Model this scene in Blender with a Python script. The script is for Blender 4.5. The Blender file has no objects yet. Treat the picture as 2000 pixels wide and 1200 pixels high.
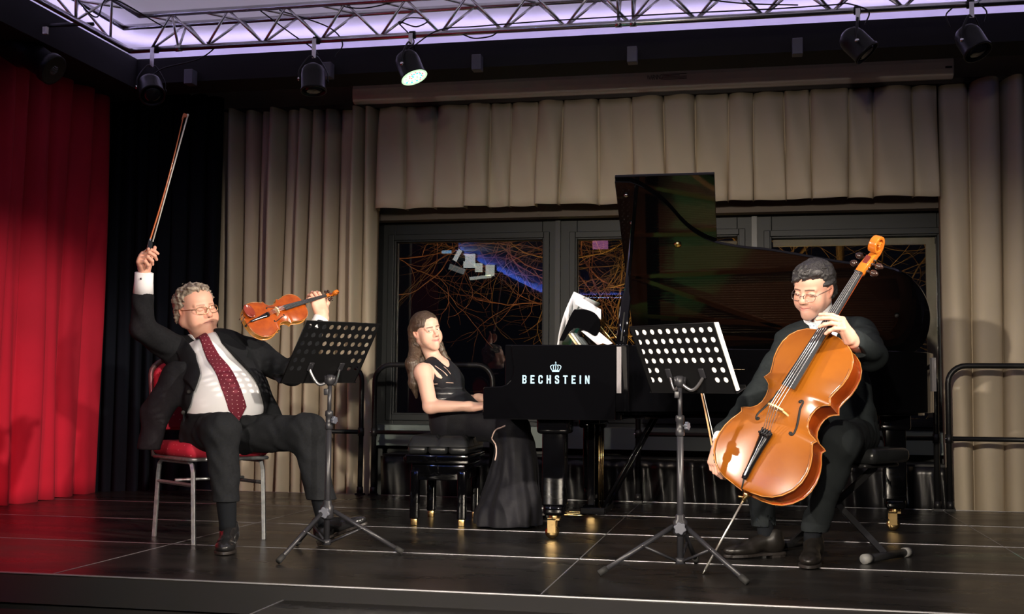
import bpy, bmesh, math, random
import numpy as np
from mathutils import Vector, Matrix
C = bpy.context.scene.collection
SC = bpy.context.scene
PI = math.pi

# ---------------------------------------------------------------- camera
# fitted from the stage deck grid (1 m x 2 m decks): X along the rear wall, Y into depth, Z up from the stage top
CAM_POS = (0.7784, -4.3296, 0.7333)
CAM_R = Vector((0.97944847, 0.20150024, 0.00885087))
CAM_U = Vector((0.00662475, -0.0759983, 0.99708594))
CAM_F = Vector((-0.20158571, 0.97653567, 0.07577131))
cam_data = bpy.data.cameras.new('camera')
cam_data.sensor_width = 36.0
cam_data.lens = 2289.93 / 2000 * 36.0
cam = bpy.data.objects.new('camera', cam_data)
C.objects.link(cam)
m = Matrix((CAM_R, CAM_U, -CAM_F)).transposed().to_4x4()
m.translation = CAM_POS
cam.matrix_world = m
SC.camera = cam

# ---------------------------------------------------------------- world, exposure
world = bpy.data.worlds.new('night'); SC.world = world; world.use_nodes = True
world.node_tree.nodes['Background'].inputs[0].default_value = (0.10, 0.10, 0.16, 1)
world.node_tree.nodes['Background'].inputs[1].default_value = 0.012
SC.view_settings.view_transform = 'Standard'
SC.view_settings.look = 'None'
SC.view_settings.gamma = 1.0
SC.view_settings.use_curve_mapping = False
SC.view_settings.exposure = 0.0

# ---------------------------------------------------------------- stage light from the hall, with an added wall fill
def spot(name, loc, target, power, color, size_deg, blend=0.6, radius=0.08):
    d = bpy.data.lights.new(name, 'SPOT'); d.energy = power; d.color = color
    d.spot_size = math.radians(size_deg); d.spot_blend = blend; d.shadow_soft_size = radius
    o = bpy.data.objects.new(name, d); C.objects.link(o); o.location = loc
    o.rotation_euler = (Vector(target) - Vector(loc)).to_track_quat('-Z', 'Y').to_euler()
    return o
spot('side_spot_left', (-3.72, -1.6, 2.92), (1.1, 1.3, 0.62), 1500, (1.0, 0.88, 0.76), 30, 0.5, 0.06)
spot('side_spot_right', (4.2, -1.1, 2.92), (-1.55, 1.5, 0.62), 2000, (1.0, 0.87, 0.73), 28, 0.5, 0.06)
spot('hall_spot_left', (-2.6, -6.2, 2.45), (0.9, 1.6, 0.25), 1500, (1.0, 0.88, 0.74), 29, 0.8)
spot('hall_spot_right', (3.6, -6.0, 2.45), (-1.3, 1.6, 0.25), 1900, (1.0, 0.88, 0.74), 29, 0.8)
spot('hall_spot_wide', (0.2, -6.5, 2.15), (0.1, 4.4, -0.65), 2500, (1.0, 0.87, 0.70), 42, 1.0)
spot('upper_wall_fill', (0.4, -5.2, 1.95), (0.1, 4.4, 3.25), 120, (1.0, 0.86, 0.70), 44, 1.0)  # added fill, lifts the upper wall and the screen case
spot('red_wash', (-1.2, -3.2, 2.9), (-4.0, 1.9, -0.7), 900, (1.0, 0.03, 0.12), 38, 1.0)
spot('piano_spot', (0.7, 0.9, 3.12), (0.75, 2.65, 0.85), 260, (1.0, 0.78, 0.60), 36, 0.8, 0.05)
spot('green_wash', (-1.27, 2.60, 2.64), (0.25, 2.35, 0.9), 700, (0.12, 1.0, 0.55), 30, 0.7, 0.05)

# ---------------------------------------------------------------- materials
MATS = {}
def mat(name, color=(0.5, 0.5, 0.5), rough=0.5, metal=0.0, spec=0.5, noise=None, bump=None, coat=0.0,
        sheen=0.0, emit=None, emit_s=0.0, attr=False, trans=0.0, ior=1.45, stretch=(1, 1, 1), rough_var=0.0, wave=None):
    """principled material; noise=(scale, colour2, amount), bump=(scale, strength)"""
    if name in MATS: return MATS[name]
    mt = bpy.data.materials.new(name); mt.use_nodes = True
    nt = mt.node_tree; b = nt.nodes['Principled BSDF']
    b.inputs['Base Color'].default_value = (*color, 1)
    b.inputs['Roughness'].default_value = rough
    b.inputs['Metallic'].default_value = metal
    b.inputs['Specular IOR Level'].default_value = spec
    b.inputs['Coat Weight'].default_value = coat
    b.inputs['Coat Roughness'].default_value = 0.06
    b.inputs['Sheen Weight'].default_value = sheen
    b.inputs['Transmission Weight'].default_value = trans
    b.inputs['IOR'].default_value = ior
    if emit: 
        b.inputs['Emission Color'].default_value = (*emit, 1); b.inputs['Emission Strength'].default_value = emit_s
    tc = nt.nodes.new('ShaderNodeTexCoord'); mp = nt.nodes.new('ShaderNodeMapping')
    mp.inputs['Scale'].default_value = stretch
    nt.links.new(tc.outputs['Object'], mp.inputs[0])
    def nz(scale, detail=4):
        n = nt.nodes.new('ShaderNodeTexNoise'); n.inputs['Scale'].default_value = scale
        n.inputs['Detail'].default_value = detail; nt.links.new(mp.outputs[0], n.inputs['Vector']); return n
    src = None
    if attr:
        a = nt.nodes.new('ShaderNodeAttribute'); a.attribute_name = 'Col'; src = a.outputs['Color']
        nt.links.new(src, b.inputs['Base Color'])
    if noise:
        n = nz(noise[0]); r = nt.nodes.new('ShaderNodeValToRGB')
        r.color_ramp.elements[0].position = 0.5 - noise[2] / 2; r.color_ramp.elements[1].position = 0.5 + noise[2] / 2
        r.color_ramp.elements[0].color = (*color, 1); r.color_ramp.elements[1].color = (*noise[1], 1)
        nt.links.new(n.outputs['Fac'], r.inputs[0])
        if src:
            mx = nt.nodes.new('ShaderNodeMix'); mx.data_type = 'RGBA'; mx.blend_type = 'MULTIPLY'
            mx.inputs[0].default_value = 1; nt.links.new(src, mx.inputs[6]); nt.links.new(r.outputs[0], mx.inputs[7])
            nt.links.new(mx.outputs[2], b.inputs['Base Color'])
        else:
            nt.links.new(r.outputs[0], b.inputs['Base Color'])
        if rough_var:
            ma = nt.nodes.new('ShaderNodeMapRange'); ma.inputs['To Min'].default_value = rough - rough_var
            ma.inputs['To Max'].default_value = rough + rough_var
            nt.links.new(n.outputs['Fac'], ma.inputs[0]); nt.links.new(ma.outputs[0], b.inputs['Roughness'])
    if bump or wave:
        bp = nt.nodes.new('ShaderNodeBump'); bp.inputs['Distance'].default_value = 0.004
        if wave:
            w = nt.nodes.new('ShaderNodeTexWave'); w.inputs['Scale'].default_value = wave[0]
            w.bands_direction = wave[2]; w.inputs['Distortion'].default_value = wave[3] if len(wave) > 3 else 0
            w.inputs['Detail'].default_value = 2
            nt.links.new(mp.outputs[0], w.inputs['Vector'])
            bp.inputs['Strength'].default_value = wave[1]; nt.links.new(w.outputs['Fac'], bp.inputs['Height'])
        else:
            n2 = nz(bump[0], 6); bp.inputs['Strength'].default_value = bump[1]
            nt.links.new(n2.outputs['Fac'], bp.inputs['Height'])
        nt.links.new(bp.outputs[0], b.inputs['Normal'])
    MATS[name] = mt
    return mt

M_DECK = mat('stage_ply', (0.007, 0.0068, 0.0068), 0.30, noise=(1.6, (0.019, 0.0175, 0.0165), 0.5), stretch=(1, 3.2, 1), rough_var=0.16, bump=(60, 0.12))
M_ALU = mat('aluminium_edge', (0.50, 0.50, 0.53), 0.42, 0.9)
M_BLACKM = mat('black_metal', (0.012, 0.012, 0.013), 0.35, 0.0, 0.5)
M_STAND = mat('stand_enamel', (0.022, 0.022, 0.026), 0.36, 0.2, 0.5)
M_DESK = mat('stand_desk_black', (0.004, 0.004, 0.0045), 0.5, spec=0.25)
M_RUBBER = mat('black_rubber', (0.01, 0.01, 0.01), 0.75)
M_RED = mat('red_velour', (0.45, 0.004, 0.025), 0.9, sheen=0.0, noise=(3, (0.34, 0.003, 0.018), 0.6), bump=(400, 0.15))
M_BLKC = mat('black_molton', (0.0055, 0.0065, 0.011), 0.95, spec=0.1, noise=(5, (0.004, 0.005, 0.008), 0.6), bump=(400, 0.2))
M_BEIGE = mat('beige_curtain_cloth', (0.60, 0.51, 0.385), 0.85, noise=(2.5, (0.52, 0.44, 0.33), 0.6), bump=(500, 0.12))
M_WALL = mat('beige_plaster', (0.40, 0.32, 0.24), 0.85, noise=(8, (0.35, 0.28, 0.21), 0.6), bump=(60, 0.05))
M_FRAME = mat('anthracite_frame', (0.011, 0.0135, 0.015), 0.5)
M_DARK = mat('black_masking', (0.004, 0.004, 0.004), 0.9, noise=(6, (0.006, 0.005, 0.006), 0.6))
M_GLASS = mat('window_glass', (1, 1, 1), 0.0, trans=1.0, ior=1.5, spec=0.6)
M_TUBE = mat('screen_case', (0.80, 0.75, 0.70), 0.5, noise=(4, (0.72, 0.68, 0.64), 0.5))
M_TRUSS = mat('truss_aluminium', (0.85, 0.84, 0.85), 0.27, 1.0, noise=(9, (0.62, 0.61, 0.63), 0.6))
M_PIANO = mat('piano_lacquer', (0.0015, 0.0015, 0.002), 0.05, spec=0.55)
M_BRASS = mat('brass', (0.83, 0.58, 0.25), 0.22, 1.0)
M_CHROME = mat('chrome', (0.8, 0.8, 0.8), 0.12, 1.0)
M_LETTER = mat('letter_silver', (0.20, 0.34, 0.46), 0.35, 0.0, emit=None)
M_PAPER = mat('paper', (0.86, 0.85, 0.80), 0.7, noise=(30, (0.80, 0.79, 0.76), 0.5))
M_LEATHER = mat('black_leather', (0.012, 0.013, 0.014), 0.28, bump=(90, 0.15))

# ---------------------------------------------------------------- mesh helpers
class MB:
    """collects shapes; build() links them as one mesh object"""
    def __init__(s): s.v = []; s.f = []; s.sm = []
    def add(s, vs, fs, smooth=False):
        o = len(s.v); s.v += [tuple(v) for v in vs]; s.f += [tuple(i + o for i in f) for f in fs]; s.sm += [smooth] * len(fs); return s
    def box(s, a, b, M=None):
        x0, y0, z0 = a; x1, y1, z1 = b
        vs = [(x0, y0, z0), (x1, y0, z0), (x1, y1, z0), (x0, y1, z0), (x0, y0, z1), (x1, y0, z1), (x1, y1, z1), (x0, y1, z1)]
        if M is not None: vs = [M @ Vector(v) for v in vs]
        return s.add(vs, [(0, 3, 2, 1), (4, 5, 6, 7), (0, 1, 5, 4), (1, 2, 6, 5), (2, 3, 7, 6), (3, 0, 4, 7)])
    def cbox(s, c, d, M=None):
        return s.box([c[i] - d[i] / 2 for i in range(3)], [c[i] + d[i] / 2 for i in range(3)], M)
    def rbox(s, c, d, r=0.01, M=None, seg=3):
        """box with rounded vertical (local z) edges and softened top and bottom"""
        hx, hy, hz = d[0] / 2, d[1] / 2, d[2] / 2; r = min(r, hx * .98, hy * .98)
        rings = []
        rz = min(r, hz * .98)
        prof = [(-hz, rz)] + [(-hz + rz - rz * math.cos(t), rz - rz * math.sin(t)) for t in [PI / 2 * k / seg for k in range(1, seg + 1)]]
        prof = prof + [(-z, i) for z, i in reversed(prof)]
        vs = []; fs = []; n = 4 * (seg + 1)
        for z, ins in prof:
            for q in range(4):
                sx, sy = ((1, 1), (-1, 1), (-1, -1), (1, -1))[q]
                for k in range(seg + 1):
                    t = PI / 2 * (q + k / seg)
                    rr = max(r - ins, 0.0001)
                    vs.append((c[0] + sx * (hx - r) + rr * math.cos(t), c[1] + sy * (hy - r) + rr * math.sin(t), c[2] + z))
        for j in range(len(prof) - 1):
            for i in range(n): fs.append((j * n + i, j * n + (i + 1) % n, (j + 1) * n + (i + 1) % n, (j + 1) * n + i))
        fs.append(tuple(reversed(range(n)))); fs.append(tuple(range((len(prof) - 1) * n, len(prof) * n)))
        if M is not None: vs = [M @ Vector(v) for v in vs]
        return s.add(vs, fs, True)
    def tube(s, pts, r, seg=10, caps=True, smooth=True, closed=False, flat=1.0, ref=None):
        pts = [Vector(p) for p in pts]; n = len(pts)
        rs = r if isinstance(r, (list, tuple)) else [r] * n
        vs = []; fs = []
        prev = None
        for i, p in enumerate(pts):
            if closed: t = (pts[(i + 1) % n] - pts[i - 1])
            else: t = (pts[min(i + 1, n - 1)] - pts[max(i - 1, 0)])
            t.normalize()
            if prev is None:
                a = Vector(ref) if ref else (Vector((0, 0, 1)) if abs(t.z) < 0.9 else Vector((1, 0, 0)))
            else: a = prev
            a = (a - t * a.dot(t)).normalized(); prev = a
            b = t.cross(a)
            for k in range(seg):
                w = 2 * PI * k / seg
                vs.append(p + a * (math.cos(w) * rs[i]) + b * (math.sin(w) * rs[i] * flat))
        m_ = n if closed else n - 1
        for i in range(m_):
            j = (i + 1) % n
            for k in range(seg): fs.append((i * seg + k, i * seg + (k + 1) % seg, j * seg + (k + 1) % seg, j * seg + k))
        if caps and not closed:
            fs.append(tuple(reversed(range(seg)))); fs.append(tuple(range((n - 1) * seg, n * seg)))
        return s.add(vs, fs, smooth)
    def lathe(s, prof, c=(0, 0, 0), axis=(0, 0, 1), seg=24):
        """prof = [(r, h)...] turned round axis"""
        ax = Vector(axis).normalized(); a = ax.orthogonal().normalized(); b = ax.cross(a); c = Vector(c)
        vs = []; fs = []
        for r, h in prof:
            for k in range(seg):
                w = 2 * PI * k / seg; vs.append(c + ax * h + (a * math.cos(w) + b * math.sin(w)) * max(r, 1e-4))
        for i in range(len(prof) - 1):
            for k in range(seg): fs.append((i * seg + k, i * seg + (k + 1) % seg, (i + 1) * seg + (k + 1) % seg, (i + 1) * seg + k))
        fs.append(tuple(reversed(range(seg)))); fs.append(tuple(range((len(prof) - 1) * seg, len(prof) * seg)))
        return s.add(vs, fs, True)
    def ball(s, c, r, seg=16, scale=(1, 1, 1)):
        prof = [(math.sin(PI * i / (seg // 2)), -math.cos(PI * i / (seg // 2))) for i in range(seg // 2 + 1)]
        vs = []; fs = []; n = len(prof)
        for a, h in prof:
            for k in range(seg):
                w = 2 * PI * k / seg; vs.append((c[0] + r * scale[0] * max(a, 1e-3) * math.cos(w), c[1] + r * scale[1] * max(a, 1e-3) * math.sin(w), c[2] + r * scale[2] * h))
        for i in range(n - 1):
            for k in range(seg): fs.append((i * seg + k, i * seg + (k + 1) % seg, (i + 1) * seg + (k + 1) % seg, (i + 1) * seg + k))
        return s.add(vs, fs, True)
    def prism(s, poly, a, b, M=None, smooth=False):
        """polygon in local xy, from z=a to z=b"""
        n = len(poly); vs = [(x, y, a) for x, y in poly] + [(x, y, b) for x, y in poly]
        if M is not None: vs = [M @ Vector(v) for v in vs]
        s.add(vs, [(i, (i + 1) % n, n + (i + 1) % n, n + i) for i in range(n)], smooth)
        return s.add([], []) if False else s._caps(n)
    def _caps(s, n):
        o = len(s.v) - 2 * n
        s.f += [tuple(o + i for i in reversed(range(n))), tuple(o + n + i for i in range(n))]; s.sm += [False, False]; return s
    def build(s, name, material, parent=None, bevel=0.0, solid=0.0, autosmooth=True, sub=0, col=None):
        me = bpy.data.meshes.new(name); me.from_pydata(s.v, [], s.f); me.validate(verbose=False)
        if len(me.polygons) == len(s.sm): me.polygons.foreach_set('use_smooth', s.sm)
        bm = bmesh.new(); bm.from_mesh(me); bmesh.ops.recalc_face_normals(bm, faces=bm.faces[:]); bm.to_mesh(me); bm.free()
        o = bpy.data.objects.new(name, me); C.objects.link(o)
        if isinstance(material, (list, tuple)):
            for q in material: me.materials.append(q)
        else: me.materials.append(material)
        if parent is not None: o.parent = parent
        if bevel:
            md = o.modifiers.new('bevel', 'BEVEL'); md.width = bevel; md.segments = 2; md.limit_method = 'ANGLE'; md.angle_limit = 0.7
        if solid:
            md = o.modifiers.new('solid', 'SOLIDIFY'); md.thickness = solid; md.offset = 0
        if sub:
            md = o.modifiers.new('sub', 'SUBSURF'); md.levels = sub; md.render_levels = sub
        return o
def thing(name, label, cat, group=None, loc=(0, 0, 0)):
    o = bpy.data.objects.new(name, None); C.objects.link(o); o.location = loc
    o['label'] = label; o['category'] = cat; o['kind'] = 'thing'
    if group: o['group'] = group
    return o
def tag(o, label, cat, group=None, kind='thing'):
    o['label'] = label; o['category'] = cat; o['kind'] = kind
    if group: o['group'] = group
    return o
def struct(o, label=None, cat=None):
    o['kind'] = 'structure'
    if label: o['label'] = label
    if cat: o['category'] = cat
    return o
def frame(o, x, y, z):
    """4x4 matrix from an origin and three axes"""
    m4 = Matrix((Vector(x), Vector(y), Vector(z))).transposed().to_4x4(); m4.translation = Vector(o); return m4
def bez(p, n=12):
    """catmull-rom through points"""
    p = [Vector(q) for q in p]; out = []
    q = [p[0] * 2 - p[1]] + p + [p[-1] * 2 - p[-2]]
    for i in range(1, len(q) - 2):
        for k in range(n):
            t = k / n; a, b, c, d = q[i - 1], q[i], q[i + 1], q[i + 2]
            out.append(0.5 * ((2 * b) + (c - a) * t + (2 * a - 5 * b + 4 * c - d) * t * t + (3 * b - a - 3 * c + d) * t ** 3))
    out.append(p[-1]); return out
def shift_parent(o, empty):
    """keeps world placing when the parent empty is not at the origin"""
    o.parent = empty; o.matrix_parent_inverse = Matrix.Translation(-Vector(empty.location))
# ================================================================ SETTING
# stage decks: 2 m x 1 m, aluminium edged. Joint at X = -4,-2,0,2,4 and Y = 0,1,2,3,4
b = MB(); b.box((-6.0, 0.0, -0.12), (4.6, 4.0, 0.0)); floor = struct(b.build('floor', M_DECK))
b = MB(); b.box((-6, -9, -0.72), (6, 4.9, -0.60)); struct(b.build('floor_hall', M_DARK))
b = MB(); b.box((-6.0, 0.03, -0.6), (4.6, 0.06, -0.121)); struct(b.build('trim_1', M_DARK))       # cloth skirt below the front edge
k = 2
def strip(a, c, mt=M_ALU):
    global k
    bb = MB(); bb.box(a, c); struct(bb.build('trim_%d' % k, mt)); k += 1
strip((-6, -0.006, -0.003), (4.6, 0.006, 0.0015))
strip((-6, -0.004, -0.12), (4.6, -0.001, -0.0085), M_DARK)
for yy in (1, 2, 3): strip((-2.0 if yy != 1 else -6.0, yy - 0.0025, -0.01), (4.6, yy + 0.0025, 0.0015))
strip((-6.0, 1.9965, -0.01), (-2.004, 2.0035, 0.0015)); strip((-6.0, 2.9965, -0.01), (-2.004, 3.0035, 0.0015))
for xx in (-2, 0, 2): strip((xx - 0.0025, 0.007, -0.01), (xx + 0.0025, 3.99, 0.0014))
strip((-6, 3.99, -0.05), (4.6, 4.0, 0.002))
# lower step decks in front
b = MB(); b.box((-1.0, -0.36, -0.17), (0.999, -0.008, -0.06)); struct(b.build('floor_step', M_DECK))
strip((-1.004, -0.366, -0.068), (1.003, -0.356, -0.058))
strip((-1.004, -0.364, -0.10), (1.003, -0.360, -0.094))
strip((-1.006, -0.366, -0.068), (-1.0, -0.01, -0.058))
b = MB(); b.box((-1.0, -0.355, -0.6), (1.0, -0.02, -0.172)); struct(b.build('trim_40', mat('step_front', (0.03, 0.032, 0.035), 0.5)))
# walls
def wallbox(name, a, c, mt): bb = MB(); bb.box(a, c); return struct(bb.build(name, mt))
wallbox('wall_left', (-4.6, -3.0, -0.6), (-4.45, 5.2, 3.9), M_DARK)
wallbox('wall_right', (3.6, 1.0, -0.6), (3.75, 5.2, 3.9), M_DARK)
wallbox('wall_back', (-4.5, 4.62, 2.17), (3.7, 5.1, 3.9), M_WALL)
wallbox('wall_back_left', (-4.5, 4.62, -0.6), (-2.26, 5.1, 2.17), M_WALL)
wallbox('wall_back_right', (2.26, 4.62, -0.6), (3.7, 5.1, 2.17), M_WALL)
wallbox('wall_back_low', (-2.26, 4.72, -0.6), (2.26, 5.1, 0.34), mat('parapet', (0.05, 0.055, 0.055), 0.6))
wallbox('ceiling', (-6, -15, 3.62), (6, 5.2, 3.75), M_DARK)
# window sill and the roller housing
b = MB(); b.box((-2.26, 4.5, 0.34), (2.26, 5.0, 0.50)); struct(b.build('window_4_sill', mat('sill_grey', (0.16, 0.20, 0.19), 0.5)), 'grey window sill running below the three dark windows', 'window sill')
b = MB(); b.box((-2.26, 4.60, 2.13), (2.26, 4.72, 2.24)); struct(b.build('trim_41', mat('roller_housing', (0.13, 0.105, 0.085), 0.7)))
# window frames and glass
def window(name, x0, x1, z0, z1, ox0, ox1):
    e = thing(name, '', '', None); e['kind'] = 'structure'; del e['label']; del e['category']
    y0, y1 = 4.84, 4.94
    f = MB()
    for a, c in (((ox0, y0, 0.45), (x0, y1, 2.17)), ((x1, y0, 0.45), (ox1, y1, 2.17)), ((x0, y0, 0.45), (x1, y1, z0)), ((x0, y0, z1), (x1, y1, 2.17))): f.box(a, c)
    # casement profile lip round the pane
    for a, c in (((x0 - .06, y0 - .025, z0 - .06), (x0 - .012, y0, z1 + .06)), ((x1 + .012, y0 - .025, z0 - .06), (x1 + .06, y0, z1 + .06)),
                 ((x0 - .012, y0 - .025, z0 - .06), (x1 + .012, y0, z0 - .012)), ((x0 - .012, y0 - .025, z1 + .012), (x1 + .012, y0, z1 + .06))): f.box(a, c)
    f.build('window_frame', M_FRAME, e, bevel=0.004)
    g = MB(); g.box((x0, 4.885, z0), (x1, 4.893, z1)); g.build('window_pane', M_GLASS, e)
window('window_1', -2.09, -0.87, 0.59, 1.985, -2.26, -0.745)
window('window_2', -0.59, 0.66, 0.59, 1.98, -0.735, 0.785)
window('window_3', 0.92, 2.13, 0.59, 1.96, 0.795, 2.26)
b = MB(); b.box((-0.760, 4.80, 0.45), (-0.72, 4.84, 2.17)); b.box((0.77, 4.80, 0.45), (0.81, 4.84, 2.17)); struct(b.build('trim_42', M_BLACKM))
# light inner blind edge seen round the right window
b = MB()
b.box((0.93, 4.90, 1.905), (2.12, 4.93, 1.955)); b.box((2.055, 4.90, 0.6), (2.125, 4.93, 1.905)); b.box((0.40, 4.90, 1.925), (0.655, 4.93, 1.955))
tag(b.build('blind_guide', mat('blind_edge', (0.30, 0.28, 0.22), 0.7)), 'pale beige blind guide inside the frame of the right hand window', 'blind guide')

# ---------------------------------------------------------------- black header beam in front of the wall, cove and luminous ceiling
wallbox('trim_43', (-3.59, 3.30, 2.965), (4.6, 3.62, 3.149), M_DARK)
wallbox('trim_44', (-4.2, -3.0, 2.93), (-3.59, 3.62, 3.149), M_DARK)
wallbox('trim_45', (-4.45, -3.0, 3.15), (4.6, 3.75, 3.61), M_DARK) if False else None
ceil_m = mat('stretch_ceiling', (0.75, 0.72, 0.80), 0.8, noise=(1.2, (0.66, 0.62, 0.70), 0.5), emit=(0.62, 0.56, 0.72), emit_s=0.27)
wallbox('ceiling_panel', (-3.90, -3.19, 3.30), (4.9, 3.62, 3.33), ceil_m)
wallbox('trim_48', (-3.90, 3.60, 3.149), (4.6, 3.62, 3.30), mat('cove_white', (0.75, 0.72, 0.78), 0.8)); wallbox('trim_49', (-3.92, -3.0, 3.149), (-3.90, 3.62, 3.30), mat('cove_white'))  # boards added to stop ceiling light leaking onto the walls
wallbox('ceiling_panel_hall', (-4.25, -14.45, 3.235), (4.9, -3.21, 3.26), mat('hall_ceiling', (0.7, 0.7, 0.75), 0.8))
e = thing('hall_cove_light', 'blue light strip along the hall ceiling edge, mirrored in the windows', 'light strip')
blue = mat('led_blue', (0.1, 0.2, 0.8), 0.5, emit=(0.10, 0.22, 1.0), emit_s=300.0)
MB().box((-4.17, -14.3, 3.152), (-4.15, -3.4, 3.157)).build('light_strip', blue, e)
MB().box((-4.10, -14.38, 3.152), (4.6, -14.36, 3.157)).build('light_strip', blue, e)
wallbox('trim_46', (-4.3, -14.3, 3.05), (-4.1, -3.2, 3.15), M_DARK); wallbox('trim_47', (-4.3, -14.5, 3.05), (4.6, -14.3, 3.15), M_DARK)  # unseen beams, added to hide the blue strips from the window reflections
led_m = mat('led_cove', (0.8, 0.8, 0.9), 0.5, emit=(0.66, 0.56, 1.0), emit_s=13.0)
e = thing('led_cove_light', 'lavender light strip glowing behind the black ceiling edge', 'light strip')
MB().box((-3.62, 3.36, 3.152), (4.6, 3.39, 3.160)).build('light_strip', led_m, e)
MB().box((-3.68, -3.0, 3.152), (-3.65, 3.36, 3.160)).build('light_strip', led_m, e)

# ---------------------------------------------------------------- curtains
def curtain(name, pts, z0, z1, pleats, amp, mt, label, seed=0, pinch=False, drift=0.02, cr=0.6):
    """pleated cloth along a polyline; amp = fold depth"""
    rnd = random.Random(seed)
    P = [Vector((x, y, 0)) for x, y in pts]; L = [0]
    for i in range(len(P) - 1): L.append(L[-1] + (P[i + 1] - P[i]).length)
    tot = L[-1]; nu = pleats * 14; nv = 26 if z1 - z0 > 1.2 else 12
    wd = [rnd.uniform(0.72, 1.3) for _ in range(pleats)]; sw = sum(wd); edges = [0]
    for w in wd: edges.append(edges[-1] + w / sw)
    am = [rnd.uniform(0.65, 1.25) for _ in range(pleats)]; ph = [rnd.uniform(-1, 1) for _ in range(pleats + 1)]
    vs = []; fs = []
    for j in range(nv + 1):
        v = j / nv; z = z0 + (z1 - z0) * v
        for i in range(nu + 1):
            u = i / nu; q = min(int(u * pleats), pleats - 1); t = u * pleats - q
            q0 = edges[q] + drift * (ph[q] * (1 - v)) / pleats * 6 * (1 if 0 < q else 0)
            q1 = edges[q + 1] + drift * (ph[q + 1] * (1 - v)) / pleats * 6 * (1 if q + 1 < pleats else 0)
            s_ = (q0 + (q1 - q0) * t) * tot
            k_ = 0
            while k_ < len(L) - 2 and s_ > L[k_ + 1]: k_ += 1
            d = (P[k_ + 1] - P[k_]).normalized(); n = Vector((d.y, -d.x, 0))
            base = P[k_] + d * (s_ - L[k_])
            if pinch:
                a = am[q] * amp * (0.45 + 0.55 * (1 - v) ** 0.7); sh = abs(math.sin(PI * t)) ** 0.27
            else:
                a = am[q] * amp * (0.8 + 0.25 * math.sin(3 * v + ph[q] * 3)); sh = (0.5 - 0.5 * math.cos(2 * PI * t)) ** cr
            pw = wd[q] / sw * tot; side = d * (-pw * (0.135 * (1 - 0.45 * v) if pinch else 0.085 + 0.035 * math.sin(ph[q] * 9 + 2 * v)) * math.sin(2 * PI * t))
            off = n * (a * sh + 0.012 * math.sin(9 * t + 5 * v + ph[q] * 4)) + side
            zz = z - (0.006 * math.sin(PI * t * 1 + ph[q]) if j == 0 else 0)
            w_ = base + off; vs.append((w_.x, w_.y, zz))
    W = nu + 1
    for j in range(nv):
        for i in range(nu): fs.append((j * W + i, j * W + i + 1, (j + 1) * W + i + 1, (j + 1) * W + i))
    mb = MB(); mb.add(vs, fs, True)
    return tag(mb.build(name, mt, solid=0.004), label, 'curtain')
curtain('red_curtain', [(-4.0, -3.2), (-4.0, 3.60)], 0.004, 3.0, 30, 0.085, M_RED, 'deep red stage curtain hanging along the left side wall', 3)
curtain('black_curtain', [(-4.08, 3.64), (-3.30, 4.12)], -0.3, 3.05, 9, 0.10, M_BLKC, 'black stage curtain in the rear left corner beside the red one', 4)
curtain('beige_curtain', [(-3.43, 4.46), (-2.12, 4.46)], -0.5, 2.985, 12, 0.25, M_BEIGE, 'long beige curtain behind the violinist, left of the windows', 11, cr=0.42)
curtain('beige_curtain', [(2.09, 4.46), (3.55, 4.46)], -0.5, 2.985, 7, 0.27, M_BEIGE, 'long beige curtain right of the windows, beside the tall railing', 9, cr=0.4)
curtain('beige_valance', [(-2.10, 4.42), (2.08, 4.42)], 2.175, 2.985, 19, 0.17, M_BEIGE, 'short beige pleated valance above the dark windows', 12, pinch=True)
# curtain track
b = MB(); b.box((-3.5, 4.36, 2.99), (3.55, 4.54, 3.03)); b.box((-3.5, 4.33, 2.985), (3.55, 4.352, 3.02)); tag(b.build('curtain_track', mat('track', (0.03, 0.022, 0.022), 0.5)), 'dark curtain track above the beige curtains', 'curtain track')

# ---------------------------------------------------------------- roll-up projection screen
e = thing('projection_screen', 'long pale rolled up projection screen case above the valance', 'projection screen')
prof = [(-0.075, 0), (-0.078, 0.05), (-0.06, 0.088), (-0.02, 0.1), (0.03, 0.1), (0.06, 0.088), (0.078, 0.05), (0.08, 0)]
prof = [(0.0, -0.080), (0.05, -0.078), (0.088, -0.062), (0.1, -0.02), (0.1, 0.03), (0.088, 0.062), (0.05, 0.078), (0.0, 0.080)]
vs = []; 
Mx = frame((-2.29, 4.36, 3.09), (0, -1, 0), (0, 0, 1), (-1, 0, 0))
MB().prism([(a, c) for a, c in prof], -4.47, 0, Mx).build('case', M_TUBE, e, bevel=0.008)
for xx in (-1.35, -0.05, 1.2): MB().box((xx, 4.26, 3.165), (xx + 0.10, 4.40, 3.195)).build('bracket', M_TUBE, e)
MB().box((2.12, 4.253, 3.075), (2.165, 4.262, 3.088)).build('slot', M_BLACKM, e)
def text(body, size, M4, mt, parent, name, extrude=0.0006, space=1.0, font=None):
    cu = bpy.data.curves.new(name, 'FONT'); cu.body = body; cu.size = size; cu.extrude = extrude; cu.space_character = space
    cu.align_x = 'LEFT'
    o = bpy.data.objects.new(name, cu); C.objects.link(o); cu.materials.append(mt); o.matrix_world = M4
    dg = bpy.context.evaluated_depsgraph_get(); me = bpy.data.meshes.new_from_object(o.evaluated_get(dg))
    bpy.data.objects.remove(o); me.transform(M4)
    n = bpy.data.objects.new(name, me); C.objects.link(n)
    if not me.materials: me.materials.append(mt)
    n.parent = parent; return n
GREYINK = mat('grey_ink', (0.06, 0.055, 0.06), 0.6)
TX = frame((0, 0, 0), (1, 0, 0), (0, 0, 1), (0, -1, 0))
def TM(x, y, z): m_ = TX.copy(); m_.translation = Vector((x, y, z)); return m_
text('WARNING', 0.052, TM(0.015, 4.2588, 3.088) @ Matrix.Diagonal((0.5, 1, 1, 1)), GREYINK, e, 'lettering', 0.0004, 0.85)
fine = MB()
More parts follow.
